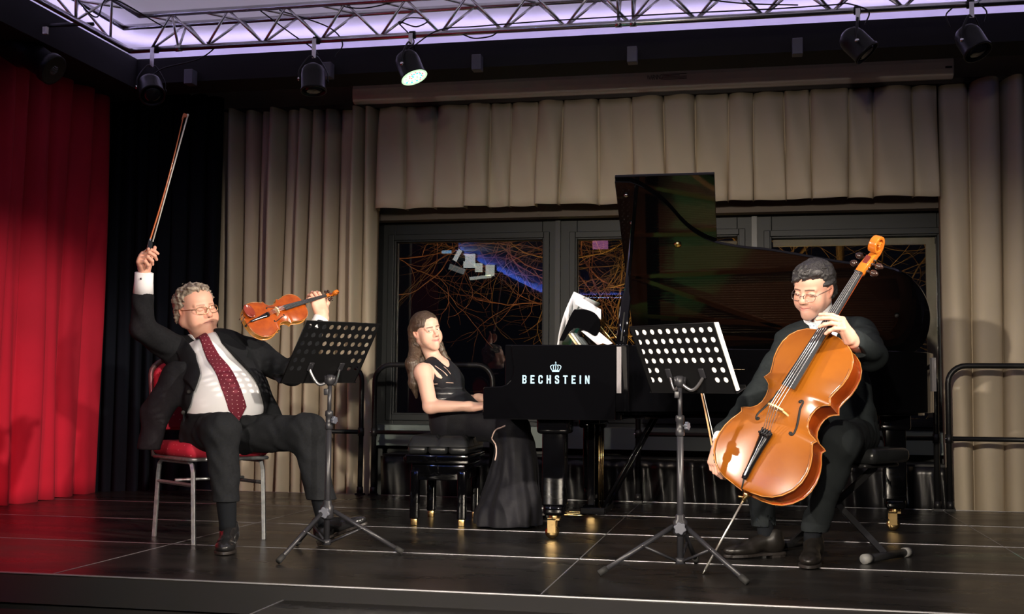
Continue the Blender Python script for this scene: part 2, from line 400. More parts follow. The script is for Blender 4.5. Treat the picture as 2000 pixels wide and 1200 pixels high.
for i in range(5): fine.box((0.128, 4.2575, 3.122 - i * 0.0095), (0.128 + (0.18 if i not in (1,) else 0.13), 4.259, 3.1255 - i * 0.0095))
fine.build('fine_print', GREYINK, e)

# little square holders under the header beam
proto = None
for i, (xx, nm) in enumerate(((-3.144, 'leftmost'), (-2.109, 'second from the left'), (-1.042, 'third from the left'), (0.009, 'second from the right'), (1.066, 'rightmost'))):
    o = MB().cbox((0, 0, 0), (0.065, 0.08, 0.105)).build('beam_bracket', mat('bracket_grey', (0.09, 0.09, 0.11), 0.5, 0.2), bevel=0.004)
    o.location = (xx, 3.255, 2.98)
    tag(o, 'small grey square bracket on the black ceiling beam, ' + nm, 'bracket', 'brackets along the ceiling beam')

# ---------------------------------------------------------------- truss
e = thing('lighting_truss', 'silver triangular aluminium truss under the glowing ceiling', 'truss')
def chord(a, c, r=0.0195): MB().tube([a, c], r, 12).build('chord', M_TRUSS, e)
zb = 3.02; zt = zb + 0.20; ya, yb_ = 2.59, 2.81; yc = 2.70
chord((-3.3, yc, zb), (3.5, yc, zb)); chord((-3.18, ya, zt), (3.5, ya, zt)); chord((-3.42, yb_, zt), (3.5, yb_, zt))
chord((-3.3, yc, zb), (-3.3, -2.5, zb)); chord((-3.18, ya, zt), (-3.18, -2.5, zt)); chord((-3.42, yb_, zt), (-3.42, -2.5, zt))
def brace(a, c): MB().tube([a, c], 0.0085, 8).build('brace', M_TRUSS, e)
n = 0; x = -3.15
while x < 3.25:
    up = (n % 2 == 0)
    for yy in (ya, yb_):
        A = (x, yc, zb) if up else (x, yy, zt); B = (x + 0.2, yy, zt) if up else (x + 0.2, yc, zb); brace(A, B)
    if up: brace((x, ya, zt), (x + 0.2, yb_, zt))
    x += 0.2; n += 1
y = 2.45; n = 0
while y > 0.9:
    up = (n % 2 == 0)
    for xx in (-3.18, -3.42):
        A = (-3.3, y, zb) if up else (xx, y, zt); B = (xx, y - 0.2, zt) if up else (-3.3, y - 0.2, zb); brace(A, B)
    if up: brace((-3.18, y, zt), (-3.42, y - 0.2, zt))
    y -= 0.2; n += 1
for (xx) in (-2.95, -0.02, 0.07):
    brace((xx, yc, zb), (xx, ya, zt)); brace((xx, yc, zb), (xx, yb_, zt))
    MB().tube([(xx - 0.02, yc, zb), (xx + 0.02, yc, zb)], 0.024, 12).build('coupler', M_TRUSS, e)

# cables on the truss
M_CABLE = mat('black_cable', (0.006, 0.006, 0.007), 0.5)
def cable(pts, label, r=0.0045, n=8): tag(MB().tube(bez(pts, n), r, 6).build('cable', M_CABLE), label, 'cable', 'cables on the truss')
cable([(-3.36, 2.0, 3.24), (-3.2, 2.1, 3.05), (-3.16, 2.2, 3.20), (-2.95, 2.5, 3.10)], 'black cable dangling in the left corner of the truss')
cable([(-2.75, 2.7, 3.05), (-2.7, 2.72, 3.02), (-2.80, 2.68, 2.93), (-3.02, 2.66, 2.88), (-3.1, 2.66, 2.84)], 'black cable looping down to the dark lamp in the corner')
cable([(-2.35, 2.6, 3.22), (-2.15, 2.68, 3.07), (-2.02, 2.7, 2.98), (-1.96, 2.68, 2.92)], 'black cable drooping beside the second hanging lamp')
cable([(-2.2, 2.6, 3.2), (-1.9, 2.68, 3.1), (-1.8, 2.69, 2.99), (-1.84, 2.67, 2.90)], 'thin black cable curling right of the second hanging lamp')
cable([(-1.42, 2.69, 3.09), (-1.35, 2.66, 3.12), (-1.22, 2.66, 3.10), (-1.30, 2.66, 3.06), (-1.42, 2.67, 3.10), (-1.32, 2.68, 2.98), (-1.36, 2.66, 2.90)], 'black cable coiled above the lit lamp')
cable([(-1.34, 2.66, 2.92), (-1.15, 2.66, 3.03), (-0.9, 2.66, 3.04), (-0.4, 2.66, 3.05), (0.3, 2.66, 3.05), (0.9, 2.66, 3.045), (1.3, 2.66, 3.05)], 'long black cable running along the lower truss tube')
cable([(-1.0, 2.68, 3.0), (-0.92, 2.66, 2.965), (-0.82, 2.67, 2.975), (-0.78, 2.68, 3.0)], 'short black cable loop sagging below the truss right of the lit lamp')
cable([(-1.9, 2.6, 3.24), (-1.65, 2.6, 3.18), (-1.35, 2.6, 3.22), (-1.0, 2.6, 3.26)], 'black cable sagging between the upper truss tubes')
cable([(0.2, 2.6, 3.21), (0.5, 2.62, 3.12), (0.75, 2.64, 3.08), (1.05, 2.66, 3.06)], 'black cable crossing the truss lattice at the middle')
cable([(1.28, 2.68, 3.06), (1.34, 2.66, 3.05), (1.45, 2.66, 3.0), (1.43, 2.66, 2.92)], 'black cable bending round the clamp of the fourth lamp')
cable([(1.92, 2.68, 3.0), (1.88, 2.66, 2.95), (1.9, 2.66, 2.88)], 'thin black cable left of the rightmost lamp')
cable([(2.06, 2.68, 3.02), (2.1, 2.66, 2.96), (2.09, 2.66, 2.90)], 'thin black cable right of the rightmost lamp')

# ---------------------------------------------------------------- par lamps
M_CAN = mat('lamp_black', (0.008, 0.008, 0.009), 0.42, 0.3)
def par(x, y, zc, aim, label, lit=False, r=0.078, L=0.17, zclamp=3.02):
    e = thing('stage_lamp', label, 'stage lamp', 'lamps hanging from the truss')
    a = Vector(aim).normalized(); c = Vector((x, y, zc))
    back = c - a * L * 0.55; 
    prof = [(r * 0.35, -0.02), (r * 0.75, 0.0), (r * 0.92, 0.02), (r, 0.05), (r, L - 0.02), (r * 1.07, L - 0.015), (r * 1.07, L), (r * 0.97, L), (r * 0.97, L - 0.012), (r * 0.2, L - 0.014)]
    MB().lathe(prof, back, a, 28).build('housing', M_CAN, e)
    if lit:
        lm = mat('led_glow', (0.9, 0.95, 0.9), 0.4, emit=(0.75, 1.0, 0.9), emit_s=0.12)
        MB().lathe([(r * 0.94, 0), (r * 0.94, 0.004)], back + a * (L - 0.010), a, 28).build('lens', lm, e)
        cols = [mat('led_cyan', (0, .5, .5), emit=(0.05, 0.75, 0.95), emit_s=1.3), mat('led_white', (.5, .5, .5), emit=(0.9, 1.0, 0.95), emit_s=1.6), mat('led_white'), mat('led_red', (.5, 0, 0), emit=(1.0, 0.25, 0.4), emit_s=1.1), mat('led_green', (0, .5, 0), emit=(0.5, 1.0, 0.5), emit_s=1.4)]
        u = a.orthogonal().normalized(); w = a.cross(u); rnd = random.Random(2)
        for i in range(48):
            rr = r * 0.88 * math.sqrt((i + .5) / 48); th = i * 2.4
            MB().lathe([(0.0075, 0), (0.006, 0.003)], back + a * (L - 0.005) + u * rr * math.cos(th) + w * rr * math.sin(th), a, 8).build('diode', cols[i % 5], e)
        MB().lathe([(r * 1.06, 0), (r * 1.10, 0.006), (r * 0.97, 0.008), (r * 0.95, 0.0)], back + a * (L - 0.004), a, 28).build('rim_ring', mat('ring_glow', (.6, .9, .6), emit=(0.7, 1.0, 0.65), emit_s=1.0), e)
    else:
        MB().lathe([(r * 0.93, 0), (r * 0.5, 0.012), (0.001, 0.016)], back + a * (L - 0.012), a, 24).build('lens', mat('dark_lens', (0.015, 0.016, 0.02), 0.12), e)
    # yoke
    s_ = a.cross(Vector((0, 0, 1))); s_ = s_.normalized() if s_.length > 0.05 else Vector((1, 0, 0))
    top = Vector((x, y, zc + r + 0.075)); mid = c
    MB().tube(bez([mid + s_ * (r + .012), mid + s_ * (r + .012) + Vector((0, 0, .06)), top + s_ * 0.03, top, top - s_ * 0.03, mid - s_ * (r + .012) + Vector((0, 0, .06)), mid - s_ * (r + .012)], 6), 0.007, 8, flat=0.5).build('yoke', M_CAN, e)
    for sg in (1, -1): MB().lathe([(0.011, 0), (0.013, 0.008), (0.006, 0.012)], mid + s_ * sg * (r + .012), s_ * sg, 10).build('knob', M_CHROME if sg > 0 else M_CAN, e)
    MB().box((x - 0.013, y - 0.004, top.z - 0.005), (x + 0.013, y + 0.004, zclamp)).tube([(x, y, zclamp - .006), (x, 2.7, zclamp)], 0.006, 6).build('hanger', M_TRUSS, e)
    MB().tube([(x - 0.018, 2.70, zclamp), (x + 0.018, 2.70, zclamp)], 0.026, 14).build('clamp', M_CAN, e)
    return e
par(-3.118, 2.66, 2.74, (0.45, -0.5, -0.75), 'dark stage lamp hanging at the left corner of the truss')
par(-1.981, 2.66, 2.745, (0.1, -0.15, -1), 'dark stage lamp pointing straight down, left of the lit one')
par(-1.335, 2.66, 2.80, (0.40, -0.12, -0.90), 'lit stage lamp with glowing green and white diodes', True)
par(1.39, 2.66, 2.80, (0.62, -0.1, -0.7), 'dark stage lamp tilted to the right above the cellist')
par(2.02, 2.66, 2.78, (0.35, -0.35, -0.85), 'dark stage lamp hanging at the right end of the truss')
# big moving lamp in the dark corner
e = thing('profile_spotlight', 'large black spotlight hanging in front of the red curtain', 'spotlight')
a = Vector((0.84, -0.02, -0.54)).normalized(); c0 = Vector((-3.84, 2.2, 2.955))
MB().lathe([(0.05, -0.02), (0.10, 0.0), (0.115, 0.05), (0.115, 0.22), (0.09, 0.26), (0.085, 0.40), (0.10, 0.42), (0.10, 0.47), (0.09, 0.47)], c0 - a * 0.1, a, 28).build('housing', M_CAN, e)
MB().lathe([(0.088, 0), (0.05, 0.012), (0.001, 0.02)], c0 + a * 0.355, a, 24).build('lens', mat('ribbed_lens', (0.05, 0.055, 0.06), 0.2, wave=(60, 0.6, 'X')), e)
MB().box((c0.x - .02, c0.y - .02, c0.z), (c0.x + .02, c0.y + .02, 2.94)).tube([c0 + Vector((0, 0, .1)), (c0.x, c0.y, 3.06), (-3.3, 2.25, 3.06)], 0.012, 8).build('hanger', M_CAN, e)
MB().box((-3.56, 2.10, 2.965), (-3.53, 2.12, 3.01)).build('tag_plate', M_PAPER, e)

# ---------------------------------------------------------------- stage railings
M_RAIL = mat('rail_black', (0.010, 0.010, 0.011), 0.4)
def railing(x0, x1, y, top, mid, label, lower=0.04):
    e = thing('stage_railing', label, 'railing', 'black tube railings along the rear stage edge')
    r = 0.019; R = 0.12
    p = [(x0, y, lower)] + [(x0, y, top - R)]
    arc = [(x0 + R - R * math.cos(t), y, top - R + R * math.sin(t)) for t in [PI / 2 * i / 6 for i in range(1, 7)]]
    arc2 = [(x1 - R + R * math.sin(t), y, top - R + R * math.cos(t)) for t in [PI / 2 * i / 6 for i in range(0, 7)]]
    MB().tube(p + arc + arc2 + [(x1, y, lower)], r, 12).build('rail_frame', M_RAIL, e)
    MB().tube([(x0 - 0.02, y, mid), (x1 + 0.02, y, mid)], 0.016, 10).build('middle_bar', M_RAIL, e)
    for xx in (x0, x1):
        MB().tube([(xx, y, mid - 0.03), (xx, y, mid + 0.03)], 0.024, 12).build('joint', M_RAIL, e)
        MB().box((xx - 0.03, y - 0.03, 0.0), (xx + 0.03, y + 0.03, 0.012)).tube([(xx, y, 0.01), (xx, y, 0.06)], 0.024, 12).build('foot', M_RAIL, e)
    MB().lathe([(0.007, 0), (0.006, 0.01)], (x0 - 0.022, y - 0.012, mid), (0, -1, 0), 10).build('bolt', M_CHROME, e)
ry = 3.955
railing(-3.87, -2.06, ry, 0.955, 0.46, 'black tube railing behind the violinist and his chair')
railing(-1.96, -1.07, ry, 0.955, 0.46, 'black tube railing right behind the pianist')
railing(-0.02, 1.97, ry, 0.955, 0.475, 'black tube railing behind the grand piano')
railing(2.05, 3.4, ry, 0.962, 0.475, 'black tube railing in front of the right beige curtain')

# dark stuff under the windows behind the stage edge
M_FOIL = mat('black_plastic', (0.006, 0.006, 0.007), 0.30, spec=0.4)
rnd = random.Random(5); vs = []; fs = []; nx, nz = 150, 10
for j in range(nz + 1):
    for i in range(nx + 1):
        u = i / nx; v = j / nz
        vs.append((-1.95 + 4.0 * u, 4.10 + 0.022 * math.sin(u * 95 + 2 * v + 3 * math.sin(u * 21)) + 0.012 * math.sin(u * 211 + v * 3) - 0.03 * v, -0.3 + 0.58 * v))
for j in range(nz):
    for i in range(nx): fs.append((j * (nx + 1) + i, j * (nx + 1) + i + 1, (j + 1) * (nx + 1) + i + 1, (j + 1) * (nx + 1) + i))
mb = MB(); mb.add(vs, fs, True); tag(mb.build('plastic_sheet', M_FOIL, solid=0.003), 'crinkled black plastic sheet hanging along the rear stage edge', 'plastic sheet')
b = MB(); b.box((-1.95, 4.14, 0.27), (2.05, 4.5, 0.295)); tag(b.build('storage_table', M_BLACKM, bevel=0.004), 'low black table top behind the stage edge below the windows', 'table')

# ---------------------------------------------------------------- bare trees outside, lit from the ground
M_BARK = mat('bark_red_brown', (0.42, 0.19, 0.10), 0.7, noise=(20, (0.16, 0.07, 0.04), 0.6))
M_BARK2 = mat('bark_yellow', (0.42, 0.27, 0.08), 0.7, noise=(20, (0.26, 0.15, 0.05), 0.6))
def branchy(mb, p, d, r, L, depth, rnd, droop, curl, wig=0.16):
    bend = rnd.gauss(0, 0.13 if depth < 2 else 0.04)
    pts = [Vector(p)]; rs = [r]; d = Vector(d).normalized(); n = max(5, int(L / 0.07))
    for i in range(n):
        d = Matrix.Rotation(bend, 3, 'Y') @ d
        d = (d + Vector((rnd.gauss(0, wig * 1.6), rnd.gauss(0, wig * .6), rnd.gauss(0, wig) + droop * 0.06 + curl * 0.1 * (i / n) ** 2))).normalized()
        pts.append(pts[-1] + d * (L / n)); rs.append(r * (1 - 0.75 * (i + 1) / n))
        if depth > 0 and rnd.random() < (0.42 if depth > 1 else 0.36):
            s_ = Vector((rnd.gauss(0, 1), rnd.gauss(0, .5), rnd.gauss(0, .6)))
            branchy(mb, pts[-1], d + s_ * 0.75, rs[-1] * 0.6, L * rnd.uniform(0.35, 0.6), depth - 1, rnd, droop, curl, wig)
    mb.tube(pts, rs, 5)
def tree(name, seed, mt, starts, label):
    rnd = random.Random(seed); mb = MB()
    for (p, d, r, L, droop, curl, wig) in starts: branchy(mb, p, d, r * 0.95, L, 2, rnd, droop, curl, wig)
    tag(mb.build(name, mt), label, 'tree', 'bare trees outside the windows')
tree('bare_tree', 21, M_BARK, [((-2.2, 6.0, 2.7), (0.2, 0, -1), 0.011, 1.3, -0.5, 1.6, .14), ((-1.9, 6.3, 2.9), (0.3, 0, -1), 0.012, 1.8, -0.7, 1.5, .14),
     ((-1.4, 5.9, 2.8), (-0.3, 0, -1), 0.012, 1.7, -0.5, 1.3, .14), ((-1.1, 6.2, 2.9), (-0.1, 0, -1), 0.016, 2.0, -0.8, 1.0, .12),
     ((-0.75, 6.0, 2.9), (-0.2, 0, -1), 0.014, 2.0, -0.6, 1.0, .12), ((-2.5, 6.2, 2.5), (0.8, 0, -.3), 0.010, 1.3, -0.6, 1.2, .14),
     ((-2.5, 6.0, 2.0), (0.9, 0, -.2), 0.009, 1.4, -0.3, 1.0, .14), ((-1.6, 6.1, 2.2), (0.8, 0, -.5), 0.010, 1.3, -0.6, 1.6, .14),
     ((-0.7, 6.1, 1.6), (-0.9, 0, -.2), 0.009, 1.1, -0.3, 1.4, .14)], 'bare reddish tree with curling twigs outside the left window')
tree('bare_tree', 22, M_BARK2, [((-0.45, 6.4, 2.8), (0.1, 0, -1), 0.012, 2.2, -0.4, 0.3, .10), ((-0.15, 6.1, 2.9), (0.0, 0, -1), 0.016, 2.4, -0.5, 0.1, .09),
     ((0.0, 6.3, 2.9), (0.05, 0, -1), 0.016, 2.5, -0.5, 0.1, .10), ((0.12, 6.1, 2.9), (-0.05, 0, -1), 0.016, 2.5, -0.5, 0.1, .10),
     ((0.25, 6.2, 2.9), (0.02, 0, -1), 0.014, 2.5, -0.5, 0.1, .10), ((-0.5, 6.0, 1.7), (0.8, 0, 0.2), 0.010, 0.9, 0.1, 0.4, .16),
     ((-0.5, 6.0, 1.25), (0.8, 0, 0.4), 0.010, 0.9, 0.1, 0.2, .16), ((0.35, 6.0, 0.8), (-0.9, 0, 0.1), 0.010, 0.8, 0.1, 0.2, .16), ((0.1, 6.3, 0.3), (0.0, 0, 1), 0.012, 1.5, 0.2, 0.1, .12)], 'bare yellow lit tree with thin hanging twigs outside the middle window')
tree('bare_tree', 23, mat('bark_brown', (0.20, 0.13, 0.06), 0.8), [((1.15, 6.4, 3.0), (0.0, 0, -1), 0.030, 2.6, -0.5, 0.0, .04), ((1.5, 6.6, 3.0), (0.02, 0, -1), 0.055, 2.8, -0.5, 0.0, .03),
     ((1.95, 6.5, 3.0), (0.02, 0, -1), 0.025, 2.8, -0.5, 0.0, .04), ((2.35, 6.2, 2.9), (0.05, 0, -1), 0.012, 2.6, -0.5, 0.1, .10),
     ((2.5, 6.2, 2.9), (-0.05, 0, -1), 0.012, 2.6, -0.5, 0.1, .10), ((2.62, 6.2, 2.5), (0.0, 0, -1), 0.012, 2.4, -0.5, 0.1, .10)], 'bare brown tree stems outside the right window')
b = MB(); b.box((-6, 5.3, -0.7), (6, 14, -0.6)); struct(b.build('floor_outside', mat('night_lawn', (0.01, 0.012, 0.008), 0.9)))
spot('garden_light', (-1.2, 5.3, -0.45), (-0.9, 6.3, 1.9), 60, (1.0, 0.50, 0.22), 120, 0.5, 0.05)
spot('garden_light_2', (0.35, 5.5, -0.45), (0.05, 6.3, 1.3), 150, (1.0, 0.66, 0.22), 110, 0.5, 0.05)
spot('garden_light_3', (2.2, 5.4, -0.45), (1.9, 6.5, 1.7), 26, (1.0, 0.72, 0.4), 120, 0.5, 0.05)
# lamps of the hall behind the camera: their glass reflections show in the windows
def hall_lamp(x, y, z, sx, sy, col, s, label, tilt=0.0):
    e = thing('hall_lamp', label, 'hall lamp', 'lamps in the hall')
    Mh = Matrix.Translation((x, y, z)) @ Matrix.Rotation(tilt, 4, 'Y')
    MB().cbox((0, 0, 0), (sx, 0.05, sy), Mh).build('lamp_face', mat('hall_glow_%s' % label[:12], col, emit=col, emit_s=s), e)
    MB().cbox((0, -0.09, 0), (sx * 1.1, 0.12, sy * 1.1), Mh).build('lamp_case', M_CAN, e)
# reflections: lamps of the hall
hall_lamp(-4.04, -4.0, 3.055, 0.15, 0.09, (0.35, 0.7, 1.0), 3.0, 'small blue white hall lamp')
hall_lamp(-3.86, -4.0, 2.976, 0.06, 0.20, (0.95, 1.0, 0.95), 3.4, 'tall narrow white hall lamp', 0.5)
hall_lamp(-4.03, -5.5, 3.06, 0.20, 0.24, (0.95, 1.0, 0.95), 3.4, 'square white hall lamp beside the tall one')
hall_lamp(-4.25, -5.5, 2.92, 0.28, 0.10, (0.85, 0.9, 0.85), 1.0, 'dim wide hall lamp below the tall one', 0.35)
hall_lamp(-3.86, -5.5, 2.94, 0.12, 0.15, (0.95, 1.0, 0.85), 3.4, 'small white hall lamp in the middle of the row')
hall_lamp(-3.66, -5.5, 2.89, 0.15, 0.19, (0.95, 1.0, 0.85), 3.4, 'white hall lamp at the right end of the row')
hall_lamp(-3.83, -5.5, 2.77, 0.38, 0.05, (0.95, 1.0, 0.85), 2.6, 'flat wide white hall lamp under the row', -0.1)
hall_lamp(-1.558, -4.0, 3.117, 0.24, 0.16, (1.0, 0.35, 0.75), 1.8, 'pink hall lamp above the middle')

# ================================================================ GRAND PIANO
PN = thing('grand_piano', 'black grand piano with raised lid and silver BECHSTEIN lettering', 'grand piano')
ZB, ZT = 0.66, 0.995
near = [(-0.47, 1.55), (0.10, 1.555), (0.18, 1.60), (0.31, 1.72), (0.41, 1.85), (0.58, 1.99), (0.72, 2.06), (0.86, 2.10), (1.03, 2.14), (1.28, 2.20), (1.45, 2.26), (1.60, 2.36), (1.72, 2.52), (1.78, 2.70), (1.785, 2.85), (1.75, 2.99), (1.68, 3.08)]
near = [(p_.x, p_.y) for p_ in bez([(a, c, 0) for a, c in near], 5)]
far = [(1.60, 3.10), (-0.47, 3.10)]
outer = near + far
def inset(poly, d):
    n = len(poly); out = []
    for i in range(n):
        a, b_, c = Vector(poly[i - 1]), Vector(poly[i]), Vector(poly[(i + 1) % n])
        t1 = (b_ - a).normalized(); t2 = (c - b_).normalized()
        n1 = Vector((-t1.y, t1.x)); n2 = Vector((-t2.y, t2.x)); nn = (n1 + n2)
        nn = nn.normalized() / max(0.5, math.cos(n1.angle(n2, 0) / 2)); out.append(tuple(b_ + nn * d))
    return out
inner = inset(outer, 0.05)
n = len(outer)
mb = MB()
vs = [(x, y, ZB) for x, y in outer] + [(x, y, ZT) for x, y in outer] + [(x, y, ZT) for x, y in inner] + [(x, y, ZB) for x, y in inner]
fs = []
for i in range(n):
    j = (i + 1) % n
    if i == n - 1: continue        # open at the keyboard end
    for a in range(4):
        c = (a + 1) % 4; fs.append((a * n + i, a * n + j, c * n + j, c * n + i))
fs += [(0, n, 2 * n, 3 * n), (n - 1, 4 * n - 1, 3 * n - 1, 2 * n - 1)]
mb.add(vs, fs, False)
rim = mb.build('rim', M_PIANO, PN, bevel=0.006)
rim.data.polygons.foreach_set('use_smooth', [True] * len(rim.data.polygons))
for e_ in rim.data.edges:
    pass
rim.data.set_sharp_from_angle(angle=0.6)
# curved arms and key blocks on both sides
armp = [(-0.58, 0.615), (0.10, 0.615), (0.10, 0.995), (-0.433, 0.995), (-0.438, 0.988), (-0.432, 0.93), (-0.424, 0.88), (-0.426, 0.845), (-0.438, 0.815), (-0.458, 0.794), (-0.485, 0.783), (-0.575, 0.779), (-0.583, 0.770)]
for ya_, yb2, nm in ((1.545, 1.625, 'near'), (3.03, 3.11, 'far')):
    Mx = frame((0, ya_, 0), (1, 0, 0), (0, 0, 1), (0, -1, 0))
    MB().prism([(a, c) for a, c in armp], -(yb2 - ya_), 0, Mx).build('arm', M_PIANO, PN, bevel=0.006)
MB().box((-0.55, 1.62, 0.615), (0.12, 3.04, 0.665)).build('keybed', M_PIANO, PN, bevel=0.004)
MB().box((-0.60, 1.62, 0.63), (-0.56, 3.04, 0.705)).build('key_slip', M_PIANO, PN, bevel=0.004)
# keyboard
kx0, kx1 = -0.555, -0.41
kb = MB()
wk = 1.225 / 52; y0k = 1.72
M_IVORY = mat('ivory', (0.82, 0.80, 0.74), 0.25)
for i in range(52): kb.box((kx0, y0k + i * wk + 0.0006, 0.69), (kx1, y0k + (i + 1) * wk - 0.0006, 0.722))
tag(kb.build('white_keys', M_IVORY, PN), None or 'ivory white keys', 'x', None, 'stuff'); 
kb = MB()
for i in range(51):
    if (i % 7) in (1, 4): continue
    kb.box((kx0 + 0.05, y0k + (i + 1) * wk - 0.0055, 0.722), (kx1, y0k + (i + 1) * wk + 0.0055, 0.734))
tag(kb.build('black_keys', M_PIANO, PN), 'black keys', 'x', None, 'stuff')
for o in PN.children:
    if 'category' in o: del o['category']
for o in (bpy.data.objects['white_keys'], bpy.data.objects['black_keys']): o['kind'] = 'stuff'
MB().box((-0.57, 1.625, 0.68), (-0.40, 1.715, 0.765)).build('key_block', M_PIANO, PN, bevel=0.004)
MB().box((-0.57, 2.95, 0.68), (-0.40, 3.03, 0.765)).build('key_block', M_PIANO, PN, bevel=0.004)
fb = MB(); Mx = frame((-0.41, 1.63, 0.72), (1, 0, 0), (0, 0, 1), (0, -1, 0))
fb.prism([(0, 0), (0.03, 0), (0.035, 0.22), (0.02, 0.235), (-0.04, 0.20), (-0.05, 0.185), (-0.015, 0.17)], -1.40, 0, Mx).build('fallboard', M_PIANO, PN, bevel=0.003)
# iron plate, soundboard, strings, dampers
M_PLATE = mat('gold_plate', (0.36, 0.13, 0.045), 0.35, 0.6)
M_SOUND = mat('soundboard', (0.30, 0.11, 0.045), 0.45, noise=(3, (0.24, 0.08, 0.03), 0.5), stretch=(1, 12, 1))
pin = inset(outer, 0.052)
MB().prism(pin, 0.80, 0.812).build('soundboard', M_SOUND, PN)
MB().prism(pin, 0.645, 0.665).build('bottom_board', M_PIANO, PN)
pl = MB()
pl.box((-0.10, 1.66, 0.86), (0.12, 3.03, 0.90))
def bar(a, c, w=0.022, h=0.03, z=0.90):
    a = Vector((*a, z)); c = Vector((*c, z)); t = (c - a).normalized(); s_ = Vector((-t.y, t.x, 0))
    vs = [p_ + s_ * w / 2 * q_ + Vector((0, 0, z_)) for p_ in (a, c) for z_ in (-h, h / 2) for q_ in (-1, 1)]
    pl.add(vs, [(0, 1, 3, 2), (4, 6, 7, 5), (0, 4, 5, 1), (2, 3, 7, 6), (0, 2, 6, 4), (1, 5, 7, 3)])
bar((0.0, 2.05), (0.80, 2.22)); bar((0.0, 2.35), (1.30, 2.36)); bar((0.0, 2.62), (1.62, 2.55)); bar((0.0, 2.86), (1.55, 2.98)); bar((0.05, 2.62), (0.95, 2.95))
bar((0.02, 1.80), (0.35, 1.90))
edge = inset(outer, 0.06); e2 = inset(outer, 0.13); m_ = len(outer) - 3
for i in range(m_):
    a = (*edge[i], 0.875); c = (*edge[i + 1], 0.875); d = (*e2[i + 1], 0.885); f_ = (*e2[i], 0.885); pl.add([a, c, d, f_], [(0, 1, 2, 3)])
pl.build('iron_plate', M_PLATE, PN, solid=0.004)
st = MB(); M_STR = mat('string_steel', (0.75, 0.62, 0.45), 0.3, 0.9)
for i in range(84):
    yk = 1.72 + i * 0.0152; xe = 0.35 + 1.3 * min(1, max(0, (yk - 1.72) / 1.2)) ** 0.8
    st.tube([(0.08, yk, 0.885), (min(xe, 1.62), min(yk + 0.02 + 0.25 * (0.5 if yk < 2.3 else -0.2) * 0.5, 3.0), 0.885)], 0.0011, 4, caps=False)
s_ = st.build('strings', M_STR, PN); s_['kind'] = 'stuff'
dm = MB()
for i in range(60): dm.box((0.12, 1.80 + i * 0.0195, 0.888), (0.20, 1.812 + i * 0.0195, 0.915))
d_ = dm.build('dampers', M_PIANO, PN); d_['kind'] = 'stuff'
tp = MB()
for i in range(70):
    for j in range(3): tp.lathe([(0.003, 0), (0.003, 0.03)], (-0.06 + j * 0.035 + (i % 2) * 0.01, 1.72 + i * 0.0182, 0.90), (0, 0, 1), 5)
t_ = tp.build('tuning_pins', M_CHROME, PN); t_['kind'] = 'stuff'
# lid, hinged on the far side, open at 38 degrees
TH = math.radians(38)
LM = frame((0, 3.10, 1.003), (1, 0, 0), (0, -math.cos(TH), math.sin(TH)), (0, math.sin(TH), math.cos(TH)))
lo = [(0.045, 0.0), (0.045, 1.455), (0.13, 1.45), (0.20, 1.405), (0.31, 1.285), (0.41, 1.12), (0.50, 1.025), (0.59, 0.972), (0.72, 0.935), (0.86, 0.912), (1.03, 0.868), (1.28, 0.80), (1.45, 0.772), (1.56, 0.735), (1.66, 0.655), (1.74, 0.52), (1.785, 0.36), (1.79, 0.20), (1.765, 0.08), (1.71, 0.0)]
sm_ = [(p_.x, p_.y) for p_ in bez([(a, c, 0) for a, c in lo[2:]], 5)]
lo2 = lo[:2] + sm_
lo2 = list(reversed(lo2))
lid = MB().prism(lo2, 0.0, 0.020, LM).build('lid', M_PIANO, PN, bevel=0.003)
MB().prism([(0.045, 0.02), (0.58, 0.02), (0.58, 1.472), (0.045, 1.472)], 0.021, 0.040, LM).build('lid_flap', M_PIANO, PN, bevel=0.003)
for (u_, w_) in ((0.10, 1.36), (0.115, 1.15), (1.03, 0.74), (1.60, 0.36)):
    q = LM @ Vector((u_, w_, 0)); ax = -(LM.to_3x3() @ Vector((0, 0, 1)))
    MB().lathe([(0.012, 0), (0.013, 0.008), (0.006, 0.014)], q, ax, 14).build('lid_buffer', M_CHROME if w_ > 0.5 else M_RUBBER, PN)
q = LM @ Vector((0.30, 1.22, 0)); MB().lathe([(0.02, 0), (0.021, 0.006), (0.01, 0.01)], LM @ Vector((0.36, 0.97, 0)), ax, 20).build('prop_socket', M_BRASS, PN)
# prop
pa = Vector((0.115, 1.66, 0.99)); pb = LM @ Vector((0.13, 1.20, -0.002))
t = (pb - pa).normalized()
MB().tube([pa, pa + t * 0.32, pa + t * 0.36, pb], [0.030, 0.026, 0.015, 0.010], 8, flat=0.5, ref=(1, 0, 0)).build('lid_prop', M_PIANO, PN)
MB().tube([pa + Vector((0, -.013, 0.03)), pa + t * 0.22 + Vector((0, -.013, 0))], 0.004, 6).build('prop_slot', M_RUBBER, PN)
for dx in (-0.03, -0.015, 0.0, 0.02): MB().lathe([(0.003, 0), (0.003, 0.003)], (0.13 + dx, 1.60, 0.996), (0, 0, 1), 8).build('screw', M_CHROME, PN)
# silver corner strip on the near side
MB().box((0.105, 1.543, 0.752), (0.128, 1.553, 0.985)).build('metal_strip', mat('strip_grey', (0.17, 0.16, 0.17), 0.5, 0.3, wave=(70, .4, 'X')), PN)
MB().box((1.745, 2.63, 0.78), (1.785, 2.66, 0.97)).build('metal_strip', mat('strip_grey'), PN)
